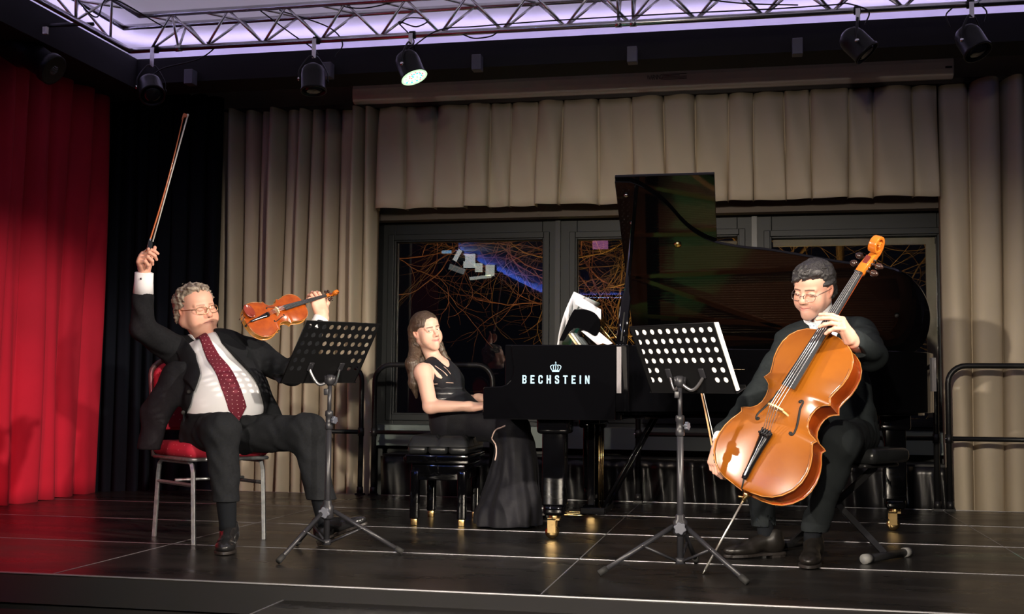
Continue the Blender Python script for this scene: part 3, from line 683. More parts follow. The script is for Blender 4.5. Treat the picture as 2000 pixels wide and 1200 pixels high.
# lettering and crown on the near arm
LMx = lambda x, z: frame((x, 1.5445, z), (1, 0, 0), (0, 0, 1), (0, -1, 0))
LET = {  # block capitals as polygons in a 1 x 1.35 cell
 'B': [[(0,0),(.68,0),(.95,.16),(.95,.52),(.8,.68),(.95,.84),(.95,1.18),(.68,1.35),(0,1.35)], [(.3,.24),(.3,.56),(.58,.56),(.65,.5),(.65,.3),(.58,.24)], [(.3,.8),(.3,1.11),(.58,1.11),(.65,1.04),(.65,.86),(.58,.8)]],
 'E': [[(0,0),(.9,0),(.9,.26),(.32,.26),(.32,.56),(.8,.56),(.8,.8),(.32,.8),(.32,1.09),(.9,1.09),(.9,1.35),(0,1.35)]],
 'C': [[(.95,.5),(.65,.5),(.65,.32),(.56,.23),(.4,.23),(.32,.32),(.32,1.03),(.4,1.12),(.56,1.12),(.65,1.03),(.65,.88),(.95,.88),(.95,1.15),(.75,1.35),(.2,1.35),(0,1.15),(0,.2),(.2,0),(.75,0),(.95,.2)]],
 'H': [[(0,0),(.32,0),(.32,.56),(.66,.56),(.66,0),(.98,0),(.98,1.35),(.66,1.35),(.66,.82),(.32,.82),(.32,1.35),(0,1.35)]],
 'S': [[(.18,0),(.76,0),(.95,.19),(.95,.56),(.8,.74),(.42,.88),(.32,.96),(.32,1.06),(.38,1.12),(.56,1.12),(.63,1.06),(.63,.93),(.93,.93),(.93,1.17),(.75,1.35),(.2,1.35),(.02,1.17),(.02,.86),(.16,.68),(.55,.54),(.64,.46),(.64,.3),(.57,.23),(.38,.23),(.32,.3),(.32,.46),(0,.46),(0,.19)]],
 'T': [[(.34,0),(.66,0),(.66,1.09),(1.0,1.09),(1.0,1.35),(0,1.35),(0,1.09),(.34,1.09)]],
 'I': [[(0,0),(.33,0),(.33,1.35),(0,1.35)]],
 'N': [[(0,0),(.3,0),(.3,.82),(.66,0),(.98,0),(.98,1.35),(.68,1.35),(.68,.55),(.33,1.35),(0,1.35)]]}
def glyph(polys, Mt, name):
    cu = bpy.data.curves.new(name, 'CURVE'); cu.dimensions = '2D'; cu.fill_mode = 'BOTH'; cu.extrude = 0.0008
    for pl_ in polys:
        sp = cu.splines.new('POLY'); sp.points.add(len(pl_) - 1); sp.use_cyclic_u = True
        for i, (x, y) in enumerate(pl_): sp.points[i].co = (x, y, 0, 1)
    o = bpy.data.objects.new(name, cu); C.objects.link(o)
    dg = bpy.context.evaluated_depsgraph_get(); dg.update(); me = bpy.data.meshes.new_from_object(o.evaluated_get(dg))
    bpy.data.objects.remove(o); me.transform(Mt); n_ = bpy.data.objects.new(name, me); C.objects.link(n_)
    me.materials.clear(); me.materials.append(M_LETTER); n_.parent = PN; return n_
W_ = 0.345; x = -0.377; cw = {'B': .95, 'E': .9, 'C': .95, 'H': .98, 'S': .95, 'T': 1.0, 'I': .33, 'N': .98}
sc_ = 0.0232; hsc = 0.0315
tot = sum(cw[c] for c in 'BECHSTEIN') * sc_; gap = (W_ - tot) / 8
for ch in 'BECHSTEIN':
    Mt = LMx(x, 0.7975) @ Matrix.Diagonal((sc_, hsc, 1, 1)); glyph(LET[ch], Mt, 'letter'); x += cw[ch] * sc_ + gap
# crown
cr = []
arcs = [[(-.30,.08),(.30,.08),(.33,.26),(-.33,.26)]]
Mt = LMx(-0.205, 0.853) @ Matrix.Diagonal((0.060, 0.056, 1, 1))
def stroke(pts, w):
    out = []; out2 = []
    for i, p_ in enumerate(pts):
        a = Vector(pts[max(i - 1, 0)]); c = Vector(pts[min(i + 1, len(pts) - 1)]); t_ = (c - a).normalized(); nn = Vector((-t_.y, t_.x)) * w / 2
        out.append(tuple(Vector(p_) + nn)); out2.append(tuple(Vector(p_) - nn))
    return out + out2[::-1]
cm = MB()
for pl_ in arcs + [stroke([(-.30,.2),(-.42,.42),(-.46,.55),(-.38,.66),(-.26,.70),(-.12,.66)], .075), stroke([(.30,.2),(.42,.42),(.46,.55),(.38,.66),(.26,.70),(.12,.66)], .075),
                   stroke([(-.14,.24),(-.20,.42),(-.20,.56),(-.12,.68),(0,.72)], .06), stroke([(.14,.24),(.20,.42),(.20,.56),(.12,.68),(0,.72)], .06),
                   stroke([(0,.24),(0,1.0)], .06), stroke([(-.07,.9),(.07,.9)], .05), stroke([(-.12,.70),(0,.78),(.12,.70)], .06)]:
    cm.prism(pl_, -0.0006, 0.0006, Mt)
cm.build('crown_emblem', M_LETTER, PN)
# legs with brass casters
def leg(x, y, z1=0.64, small=False):
    lg = MB(); lg.rbox((x, y, (0.17 + z1) / 2), (0.12, 0.12, z1 - 0.17), 0.012)
    lg.rbox((x, y, z1 - 0.05), (0.17, 0.17, 0.10), 0.02); lg.rbox((x, y, 0.15), (0.11, 0.11, 0.06), 0.02)
    l_ = lg.build('leg', M_PIANO, PN)
    cs = MB(); cs.lathe([(0.03, 0.10), (0.032, 0.12)], (x, y, 0), (0, 0, 1), 20)
    cs.box((x - 0.035, y - 0.028, 0.03), (x + 0.01, y - 0.020, 0.105)).box((x - 0.035, y + 0.020, 0.03), (x + 0.01, y + 0.028, 0.105)).box((x - 0.035, y - 0.028, 0.095), (x + 0.03, y + 0.028, 0.108))
    c_ = cs.build('caster', M_BRASS, l_, bevel=0.002)
    MB().lathe([(0.01, -0.022), (0.034, -0.020), (0.035, -0.010), (0.035, 0.010), (0.034, 0.020), (0.01, 0.022)], (x - 0.012, y, 0.035), (0, 1, 0), 24).build('wheel', M_BRASS, l_)
    return l_
leg(-0.235, 1.72); leg(-0.20, 2.96); leg(1.55, 2.62, 0.66)
# pedal lyre
ly = MB(); ly.box((-0.16, 2.10, 0.09), (-0.02, 2.50, 0.13)); ly.box((-0.13, 2.18, 0.13), (-0.09, 2.21, 0.62)); ly.box((-0.13, 2.40, 0.13), (-0.09, 2.43, 0.62)); ly.box((-0.15, 2.15, 0.58), (-0.06, 2.46, 0.625))
lyre = ly.build('pedal_lyre', M_PIANO, PN, bevel=0.006)
for i in range(3):
    yy = 2.22 + i * 0.085
    MB().tube([(-0.07, yy, 0.13), (-0.07, yy, 0.60)], 0.004, 8).build('pedal_rod', M_BRASS, lyre)
    MB().rbox((-0.21, yy, 0.075), (0.13, 0.036, 0.012), 0.015).build('pedal', M_BRASS, lyre)
for yy in (2.14, 2.46): MB().tube([(-0.04, yy, 0.12), (0.24, yy, 0.63)], 0.009, 8).build('lyre_brace', M_PIANO, lyre)
ub = MB(); 
for (a, c) in (((0.20, 1.78), (0.5, 2.9)), ((0.12, 2.9), (1.3, 2.5)), ((0.12, 2.3), (1.4, 2.5))):
    A = Vector((*a, 0.62)); D = Vector((*c, 0.62)); tt = (D - A).normalized(); s2 = Vector((-tt.y, tt.x, 0)) * 0.03
    ub.add([A - s2, A + s2, D + s2, D - s2, A - s2 + Vector((0, 0, .04)), A + s2 + Vector((0, 0, .04)), D + s2 + Vector((0, 0, .04)), D - s2 + Vector((0, 0, .04))], [(0, 1, 2, 3), (4, 7, 6, 5), (0, 4, 5, 1), (1, 5, 6, 2), (2, 6, 7, 3), (3, 7, 4, 0)])
ub.build('underbeam', M_PIANO, PN)
# music desk inside the piano
md = MB(); Mx = frame((-0.19, 2.75, 1.01), (0, -1, 0), (0.42, 0, 0.907), (-0.907, 0, 0.42))
dk = [(0.0, 0.0), (0.70, 0.0), (0.76, 0.10), (0.76, 0.16), (0.70, 0.20), (0.35, 0.235), (0.0, 0.20), (-0.03, 0.1)]
desk_ = MB().prism(dk, -0.012, 0.0, Mx).build('music_desk', M_PIANO, PN, bevel=0.003)
MB().box((-0.24, 1.95, 1.0), (-0.12, 2.78, 1.012)).build('desk_ledge', M_PIANO, PN)
for yy in (2.1, 2.6): MB().tube([(-0.09, yy, 1.17), (0.05, yy, 1.0)], 0.005, 8).build('desk_stay', M_BRASS, PN)
wing = [(-0.246, 1.032), (-0.176, 1.186), (-0.149, 1.201), (-0.098, 1.200), (-0.046, 1.175), (-0.024, 1.130), (-0.026, 1.090), (-0.050, 1.056), (-0.105, 1.086), (-0.168, 1.097), (-0.222, 1.032)]
MB().prism([(p_.x, p_.y) for p_ in bez([(x_, z_, 0) for x_, z_ in wing], 3)], -0.008, 0.008, frame((0, 1.90, 0), (1, 0, 0), (0, 0, 1), (0, -1, 0))).build('music_desk_end', M_PIANO, PN, bevel=0.003)
# sheet music standing on the desk: a bent white sheet and loose pages
def sheet(name, pts, label, mt=M_PAPER, group=None, cat='sheet music', th=0.0015):
    """grid of points rows x cols -> thin paper"""
    R_ = len(pts); Cc = len(pts[0]); vs = [p_ for r_ in pts for p_ in r_]
    fs = [(j * Cc + i, j * Cc + i + 1, (j + 1) * Cc + i + 1, (j + 1) * Cc + i) for j in range(R_ - 1) for i in range(Cc - 1)]
    mb = MB(); mb.add(vs, fs, True); return tag(mb.build(name, mt, solid=th), label, cat, group)
# paper on the piano: tall sheet leaning, curling forward at the bottom
M_PAPERB = mat('paper_bluish', (0.80, 0.80, 0.84), 0.65, noise=(6, (0.74, 0.75, 0.86), 0.4))
def lerp(a, c, t): return Vector(a) * (1 - t) + Vector(c) * t
rows = []
for j in range(9):
    t = j / 8
    A = lerp((-0.262, 1.96, 1.005), (-0.188, 1.97, 1.295), t) + Vector((-0.012 * math.sin(PI * t), 0, 0)); 
    D = lerp((-0.215, 2.32, 1.005), (-0.045, 2.10, 1.215), t) + Vector((-0.012 * math.sin(PI * t), 0, 0))
    rows.append([lerp(A, D, i / 5) for i in range(6)])
rows = []
for j in range(9):
    t = j / 8
    A = lerp((-0.262, 1.93, 1.012), (-0.172, 1.93, 1.30), t) + Vector((-0.016 * math.sin(PI * t), 0, 0))
    D = lerp((-0.262, 2.32, 1.012), (-0.085, 2.36, 1.27), t) + Vector((-0.016 * math.sin(PI * t), 0, 0))
    rows.append([lerp(A, D, i / 5) for i in range(6)])
sheet('sheet_music', rows, 'white sheet of music standing up on the piano music desk', M_PAPERB)
rows = [[Vector((-0.165 + 0.13 * i / 4, 1.93 + 0.02 * i, 1.288 - 0.080 * i / 4 - 0.055 * j / 3)) for i in range(5)] for j in range(4)]
sheet('sheet_music', rows, 'folded white page corner bent to the right over the piano desk', M_PAPERB)
rows = [[Vector((-0.13 + 0.08 * i / 3 + 0.09 * j / 3, 1.92, 1.085 - 0.075 * j / 3 + 0.01 * (i % 2))) for i in range(4)] for j in range(4)]
sheet('sheet_music', rows, 'small pale page lying slanted under the piano desk', M_PAPERB)
M_EYEC = mat('score_cover', (0.60, 0.50, 0.30), 0.6)
for i, (dx, col) in enumerate(((0, M_EYEC), (0.018, M_PAPER), (0.036, mat('cover_grey', (0.12, 0.14, 0.15), 0.5)))):
    rows = [[Vector((-0.205 + dx + 0.05 * t_ , 1.925 + 0.25 * u_, 1.075 - 0.065 * t_)) for u_ in (0, .5, 1)] for t_ in (0, .5, 1)]
    sheet('score_book', rows, ('tan', 'cream', 'dark grey')[i] + ' thin score book leaning on the piano edge', col, 'score books on the piano', 'score book', 0.008)

# ================================================================ PIANO BENCH
e = thing('piano_bench', 'black tufted leather piano bench under the pianist', 'bench')
bc = Vector((-0.985, 2.36, 0)); BR = Matrix.Rotation(math.radians(4), 4, 'Z'); BMx = Matrix.Translation(bc) @ BR
w2, l2 = 0.175, 0.285
cush = MB(); nx, ny = 36, 54; vs = []; fs = []
def tuft(x, y):
    d = 0
    for ix in (-1, 1):
        for iy in (-1, 0, 1):
            d += math.exp(-((x - ix * 0.07) ** 2 + (y - iy * 0.14) ** 2) / 0.00045)
    edge_ = min(1, (w2 - abs(x)) / 0.035) * min(1, (l2 - abs(y)) / 0.035); edge_ = max(0, edge_) ** 0.45
    seam = 0.022 * (math.exp(-(x / 0.012) ** 2) + sum(math.exp(-((y - q * 0.0933 * 2 * 0.75) / 0.010) ** 2) for q in (-1.5, -.5, .5, 1.5)) * 0.8)
    return 0.405 + 0.04 + 0.065 * edge_ - 0.026 * min(d, 1) - seam * edge_
for j in range(ny + 1):
    for i in range(nx + 1):
        x = -w2 + 2 * w2 * i / nx; y = -l2 + 2 * l2 * j / ny; vs.append((x, y, tuft(x, y)))
for j in range(ny):
    for i in range(nx): fs.append((j * (nx + 1) + i, j * (nx + 1) + i + 1, (j + 1) * (nx + 1) + i + 1, (j + 1) * (nx + 1) + i))
cush.add([BMx @ Vector(v) for v in vs], fs, True)
for q_ in range(3):
    cush.rbox((-w2 + w2 / 3 + q_ * 2 * w2 / 3, 0, 0.427), (2 * w2 / 3 - 0.002, 2 * l2, 0.052), 0.024, BMx, 5)
cush.build('cushion', M_LEATHER, e)
fr = MB(); fr.rbox((0, 0, 0.375), (0.36, 0.58, 0.05), 0.006, BMx); fr.rbox((0, 0, 0.30), (0.31, 0.50, 0.09), 0.006, BMx); fr.build('apron', M_PIANO, e)
MB().lathe([(0.02, 0), (0.022, 0.02), (0.012, 0.03)], BMx @ Vector((-0.18, -0.2, 0.37)), (-1, 0, 0), 16).build('height_knob', M_PIANO, e)
for sx in (-1, 1):
    for sy in (-1, 1):
        x, y = sx * 0.135, sy * 0.235
        l_ = MB().rbox((x, y, 0.175), (0.05, 0.05, 0.27), 0.006, BMx).build('leg', M_PIANO, e)
        MB().rbox((x, y, 0.02), (0.036, 0.036, 0.04), 0.004, BMx).build('leg_tip', M_BRASS, l_)

# ================================================================ CELLIST'S FOLDING STOOL
e = thing('keyboard_stool', 'black padded folding stool with crossed legs under the cellist', 'stool')
SX = (Vector((1.48, 1.49, 0)) - Vector((1.26, 1.18, 0))).normalized()      # along a foot bar
SN = Vector((-SX.y, SX.x, 0))                                               # across the stool, to its far side
fc1 = Vector((1.37, 1.335, 0)); fc2 = fc1 + SN * 0.52
sc = (fc1 + fc2) / 2
SM = frame(sc, SN, -SX if False else SX, (0, 0, 1)); SM = frame(sc, SX, SN, (0, 0, 1))
MB().rbox((0, 0, 0.475), (0.33, 0.60, 0.07), 0.03, SM).build('seat', M_LEATHER, e)
MB().rbox((0, 0, 0.43), (0.30, 0.50, 0.02), 0.02, SM).build('seat_plate', M_BLACKM, e)
for i, (fc, oc) in enumerate(((fc1, fc2), (fc2, fc1))):
    f_ = MB().tube([fc - SX * 0.17 + Vector((0, 0, .022)), fc + SX * 0.17 + Vector((0, 0, .022))], 0.019, 12).build('foot_bar', M_BLACKM, e)
    for s_ in (-1, 1): MB().tube([fc + SX * s_ * 0.15 + Vector((0, 0, .022)), fc + SX * s_ * 0.20 + Vector((0, 0, .022))], 0.0225, 14).build('end_cap', mat('grey_cap', (0.16, 0.16, 0.155), 0.6), f_)
    off = SX * (0.02 if i else -0.02); top = oc + (sc - oc) * 0.25 + Vector((0, 0, 0.42))
    A = fc + off + Vector((0, 0, 0.03)); t = (top + off - A).normalized()
    MB().tube([A, top + off], 0.017, 4, flat=1.4, smooth=False).build('leg', M_BLACKM, e)

# ================================================================ BANQUET CHAIR
e = thing('banquet_chair', 'red upholstered banquet chair with silver frame under the violinist', 'chair')
fd = Vector((0.23, 0.30, 0)).normalized()       # along the front, towards the chair's left
fo = Vector((0.41, -0.19, 0)); fo = (fo - fd * fo.dot(fd)).normalized()   # facing direction
cc = Vector((-1.94, 1.265, 0)); CM = frame(cc, fo, fd, (0, 0, 1))       # local x = forward, y = left, z = up
M_CHAIR = mat('chair_frame', (0.32, 0.33, 0.34), 0.42, 0.75, noise=(40, (0.19, 0.20, 0.21), 0.4))
def dots_mat(name, base, dot, scale, thr, flat=False):
    if name in MATS: return MATS[name]
    mt = mat(name, base, 0.75); nt = mt.node_tree; b_ = nt.nodes['Principled BSDF']
    tc = [n_ for n_ in nt.nodes if n_.type == 'MAPPING'][0]
    vo = nt.nodes.new('ShaderNodeTexVoronoi'); vo.inputs['Scale'].default_value = scale; vo.inputs['Randomness'].default_value = 0.15
    if flat:
        sp = nt.nodes.new('ShaderNodeSeparateXYZ'); cb = nt.nodes.new('ShaderNodeCombineXYZ'); vo.voronoi_dimensions = '2D'; vo.inputs['Randomness'].default_value = 0.2
        nt.links.new(tc.outputs[0], sp.inputs[0]); nt.links.new(sp.outputs[0], cb.inputs[0]); nt.links.new(sp.outputs[2], cb.inputs[1]); nt.links.new(cb.outputs[0], vo.inputs['Vector'])
    else: nt.links.new(tc.outputs[0], vo.inputs['Vector'])
    lt = nt.nodes.new('ShaderNodeMath'); lt.operation = 'LESS_THAN'; lt.inputs[1].default_value = thr; nt.links.new(vo.outputs['Distance'], lt.inputs[0])
    mx = nt.nodes.new('ShaderNodeMix'); mx.data_type = 'RGBA'; mx.inputs[6].default_value = (*base, 1); mx.inputs[7].default_value = (*dot, 1)
    nt.links.new(lt.outputs[0], mx.inputs[0]); nt.links.new(mx.outputs[2], b_.inputs['Base Color']); return mt
M_SEAT = dots_mat('red_dotted_cloth', (0.42, 0.012, 0.035), (0.75, 0.35, 0.30), 42, 0.13)
st_ = MB(); st_.rbox((0.0, 0, 0.455), (0.46, 0.45, 0.075), 0.05, CM, 5); st_.build('seat', M_SEAT, e)
MB().rbox((0.0, 0, 0.410), (0.455, 0.445, 0.018), 0.04, CM).build('seat_rail', M_CHAIR, e)
bk = MB(); Bm = CM @ frame((-0.275, 0, 0.66), (0, 1, 0), (-0.14, 0, 0.99), (0.99, 0, 0.14))
out = [(0.19 * math.cos(t) * (1.0), 0.16 + 0.10 * math.sin(t)) for t in [PI * i / 14 for i in range(15)]]
out = out + [(-0.185, -0.02), (-0.15, -0.12), (0.15, -0.12), (0.185, -0.02)]
bk.prism(out, -0.02, 0.03, Bm).build('backrest', M_SEAT, e, bevel=0.012)
fo_ = [Bm @ Vector((x * 1.06, y * 1.04 + 0.004, 0.0)) for x, y in out[:15]]
side1 = [Bm @ Vector((0.205, -0.02, 0)), CM @ Vector((-0.225, 0.215, 0.43))]
bfr = MB().tube([CM @ Vector((-0.215, 0.21, 0.41)), Bm @ Vector((0.20, 0.0, 0))] + fo_ + [Bm @ Vector((-0.20, 0.0, 0)), CM @ Vector((-0.215, -0.21, 0.41))], 0.013, 10).build('back_frame', mat('chair_dark_frame', (0.16, 0.10, 0.10), 0.4, 0.6), e)
for sy in (-1, 1):
    y = sy * 0.19
    pts = [(-0.225, y * 1.0, 0.0), (-0.195, y, 0.33), (-0.185, y, 0.375), (-0.155, y, 0.398), (0.15, y, 0.398), (0.182, y, 0.385), (0.198, y, 0.35), (0.225, y, 0.0)]
    l_ = MB().tube([CM @ Vector(p_) for p_ in pts], 0.0135, 4, smooth=False, ref=(0, 0, 1)).build('leg_frame', M_CHAIR, e, bevel=0.002)
    MB().tube([CM @ Vector((-0.198, y, 0.285)), CM @ Vector((0.20, y, 0.285))], 0.0095, 4, smooth=False).build('stretcher', M_CHAIR, e)
MB().tube([CM @ Vector((0.0, -0.19, 0.30)), CM @ Vector((0.0, 0.19, 0.30))], 0.008, 6).build('cross_bar', M_CHAIR, e)

# ================================================================ MUSIC STANDS
def perforated(w, h, rows, cols, skip, r, Mx, name, parent, mt, x_in=0.007, y_top=0.006, pitch_y=0.0445, th=0.0016):
    """sheet steel panel with round holes; a grid of cells, each with or without a hole"""
    px = (w - 2 * x_in) / cols; gy = [h / 2, h / 2 - y_top] + [h / 2 - y_top - pitch_y * (i + 1) for i in range(rows)] + [-h / 2]
    gx = [-w / 2] + [-w / 2 + x_in + px * i for i in range(cols + 1)] + [w / 2]
    mb = MB(); K = 16
    for j in range(len(gy) - 1):
        for i in range(len(gx) - 1):
            x0, x1, y1, y0 = gx[i], gx[i + 1], gy[j], gy[j + 1]
            hole = 1 <= i <= cols and 1 <= j <= rows and not skip(i - 1, j - 1)
            if not hole: mb.add([Mx @ Vector((x0, y0, 0)), Mx @ Vector((x1, y0, 0)), Mx @ Vector((x1, y1, 0)), Mx @ Vector((x0, y1, 0))], [(0, 1, 2, 3)])
            else:
                cx, cy = (x0 + x1) / 2, (y0 + y1) / 2; vs = []
                for q in range(K):
                    t = 2 * PI * q / K; c_, s_ = math.cos(t), math.sin(t); vs.append((cx + r * c_, cy + r * s_, 0))
                for q in range(K):
                    t = 2 * PI * q / K; c_, s_ = math.cos(t), math.sin(t); f_ = 1 / max(abs(c_), abs(s_)); vs.append((cx + (x1 - x0) / 2 * c_ * f_, cy + (y1 - y0) / 2 * s_ * f_, 0))
                mb.add([Mx @ Vector(v) for v in vs], [(q, (q + 1) % K, K + (q + 1) % K, K + q) for q in range(K)])
    return mb.build(name, mt, parent, solid=th)
def music_stand(base, ang, Rm, org, w, h, label, knob_side, lip_side=1):
    e = thing('music_stand', label, 'music stand')
    bx, by = base; zh = 0.20
    # desk frame: local x right, y up, z = towards the camera side (back of the desk)
    Mx = frame(org, Rm[0], Rm[1], Rm[2])
    skip = lambda i, j: (j >= 4 and 2 <= i <= 7)
    perforated(w, h, 6, 10, skip, 0.0125, Mx, 'desk', e, M_DESK)
    rimp = [(-w / 2, -h / 2), (w / 2, -h / 2), (w / 2, h / 2), (-w / 2, h / 2)]
    MB().tube([Mx @ Vector((x, y, 0)) for x, y in ((-w / 2, -h / 2), (-w / 2, h / 2), (w / 2, h / 2), (w / 2, -h / 2))], 0.0028, 8).build('desk_rim', M_DESK, e)
    MB().box((-w / 2 - 0.01, -h / 2 - 0.002, -0.055), (w / 2 + 0.01, -h / 2 + 0.001, 0.002), Mx).box((-w / 2 - 0.01, -h / 2 - 0.002, -0.056), (w / 2 + 0.01, -h / 2 + 0.012, -0.054), Mx).build('lip', M_DESK, e)
    hx = Mx @ Vector((0, -h / 2 + 0.055, 0.0)); 
    top = Vector((bx, by, 0.775))
    # yoke
    for s_ in (-1, 1):
        q = Mx @ Vector((s_ * 0.095, -h / 2 + 0.075, 0.003))
        mid_ = top + (q - top) * 0.55 + Vector((0, 0, -0.035))
        MB().tube(bez([top + Vector((0, 0, 0.02)), mid_, q, q + (Mx.to_3x3() @ Vector((0, 0.03, 0)))], 6), 0.0075, 8, flat=0.6).build('desk_bracket', mat('bracket_grey_metal', (0.20, 0.20, 0.21), 0.3, 0.8), e)
        MB().rbox((s_ * 0.095, -h / 2 + 0.09, 0.004), (0.03, 0.045, 0.008), 0.004, Mx).build('bracket_plate', M_STAND, e)
    MB().lathe([(0.012, 0), (0.02, 0.01), (0.02, 0.045), (0.012, 0.05)], top + Vector((0, 0, 0.0)), (0, 0, 1), 16).build('tilt_head', M_STAND, e)
    kn = Vector((CAM_R.x, CAM_R.y, 0)).normalized()
    for s_ in (-1, 1): MB().lathe([(0.009, -0.0), (0.011, 0.035)], top + kn * s_ * 0.016 + Vector((0, 0, .01)), (0, 0, 1), 12).build('tilt_head_post', M_STAND, e)
    MB().rbox((0, 0, 0), (0.022, 0.012, 0.03), 0.004, Matrix.Translation(top + Vector((-0.012, -0.012, -0.03)))).build('lever', M_STAND, e)
    MB().lathe([(0.0095, 0.60), (0.0095, 0.80)], (bx, by, 0), (0, 0, 1), 16).build('upper_tube', M_STAND, e)
    MB().lathe([(0.0135, 0.06), (0.0135, 0.63)], (bx, by, 0), (0, 0, 1), 16).build('lower_tube', M_STAND, e)
    MB().lathe([(0.016, 0.572), (0.019, 0.578), (0.019, 0.60), (0.016, 0.605), (0.016, 0.63), (0.019, 0.635), (0.019, 0.655), (0.014, 0.66)], (bx, by, 0), (0, 0, 1), 18).build('collar', M_STAND, e)
    kd = (kn * 0.9 + Vector((-0.1, -0.5, 0))).normalized()
    def star(c, ax, R, nm, mt=M_STAND):
        ax = Vector(ax).normalized(); a = ax.orthogonal().normalized(); b_ = ax.cross(a)
        pl_ = [(R * (1 + 0.13 * math.cos(6 * t)) * math.cos(t), R * (1 + 0.13 * math.cos(6 * t)) * math.sin(t)) for t in [2 * PI * i / 36 for i in range(36)]]
        MB().prism(pl_, 0, R * 0.9, frame(c, a, b_, ax), True).build(nm, mt, e, bevel=0.003)
    star(Vector((bx, by, 0.615)) + kd * 0.025, kd, 0.017, 'height_knob', mat('grey_knob', (0.07, 0.075, 0.095), 0.4))
    MB().tube([Vector((bx, by, 0.615)), Vector((bx, by, 0.615)) + kd * 0.03], 0.007, 8).build('knob_screw', M_STAND, e)
    # tripod
    MB().lathe([(0.017, zh - 0.04), (0.03, zh - 0.03), (0.03, zh + 0.02), (0.02, zh + 0.03), (0.02, zh + 0.045), (0.015, zh + 0.05)], (bx, by, 0), (0, 0, 1), 20).build('hub', M_STAND, e)
    star(Vector((bx, by - 0.028, zh - 0.005)), (0.1, -1, 0), 0.024, 'leg_knob', mat('grey_knob'))
    MB().lathe([(0.02, 0.045), (0.02, 0.07)], (bx, by, 0), (0, 0, 1), 16).build('lower_hub', M_STAND, e)
    for k_ in range(3):
        t = ang + k_ * 2 * PI / 3; d = Vector((math.cos(t), math.sin(t), 0)); P0 = Vector((bx, by, 0)) + d * 0.03 + Vector((0, 0, zh)); P1 = Vector((bx, by, 0)) + d * 0.345 + Vector((0, 0, 0.014))
        l_ = MB().tube([P0, P1], 0.0105, 12).build('leg', M_STAND, e)
        td = (P1 - P0).normalized(); MB().tube([P1 - td * 0.035, P1 + td * 0.004], 0.0135, 12).build('foot_cap', M_RUBBER, l_)
        Pm = P0 + (P1 - P0) * 0.42
        MB().tube([Vector((bx, by, 0.058)) + d * 0.018, Pm], 0.006, 6).build('strut', M_STAND, l_)
        MB().ball(Pm + Vector((0, -0.012, 0)), 0.005, 8).build('rivet', M_CHROME, l_)
    return e, Mx
sL, MxL = music_stand((-1.145, 0.83), math.radians(254.5), ((0.4591, 0.8882, 0.0193), (0.4671, -0.2598, 0.8452), (0.7557, -0.379, -0.5341)), (-1.157, 0.876, 0.928), 0.46, 0.33,
    'black music stand with perforated desk in front of the violinist', 1)
sR, MxR = music_stand((0.475, 0.64), math.radians(202), ((0.7625, -0.6469, -0.0061), (-0.2741, -0.3316, 0.9027), (-0.586, -0.6867, -0.4302)), (0.482, 0.606, 0.894), 0.48, 0.31,
    'black music stand with perforated desk in front of the cellist', 1)
# score on the right stand: pages fill the holes with white
sw, sh = 0.475, 0.31
pg = MB().box((-0.20, -0.145, -0.014), (sw / 2 + 0.016, 0.151, -0.003), MxR)
e = thing('score_book', 'open cream paged score lying on the cellist music stand', 'score book')
pg.build('pages', M_PAPER, e)
MB().box((-0.215, -0.148, -0.0022), (sw / 2 + 0.004, 0.148, -0.0016), MxR).build('cover', mat('cover_white', (0.92, 0.91, 0.88), 0.6), e)
# ================================================================ VIOLIN FAMILY
HW = [(0, 0.0), (.002, .045), (.010, .095), (.025, .135), (.05, .170), (.09, .202), (.13, .2165), (.17, .2195), (.21, .214), (.25, .200), (.28, .183), (.296, .177), (.3095, .187),
      (.3150, .176), (.325, .149), (.345, .126), (.37, .1145), (.40, .112), (.43, .117), (.45, .128), (.463, .144), (.4725, .164), (.481, .157), (.50, .148), (.53, .155), (.57, .168), (.61, .1725), (.65, .169),
      (.685, .156), (.715, .132), (.738, .098), (.750, .055), (.755, 0.0)]
def hw_at(y):
    for i in range(len(HW) - 1):
        if HW[i][0] <= y <= HW[i + 1][0]:
            t = (y - HW[i][0]) / (HW[i + 1][0] - HW[i][0]); return HW[i][1] * (1 - t) + HW[i + 1][1] * t
    return 0
def rows_y():
    ys = set([q[0] for q in HW]); out = []
    for i in range(len(HW) - 1):
        n_ = 2 if HW[i + 1][0] - HW[i][0] > 0.015 else 1
        for k_ in range(n_): out.append(HW[i][0] + (HW[i + 1][0] - HW[i][0]) * k_ / n_)
    return out + [0.755]
def arch(y, u):
    a = math.sin(PI * min(1, max(0, (y + 0.01) / 0.775))) ** 0.55
    c = max(0, 1 - abs(u) ** 2.3) ** 1.15
    return a * c
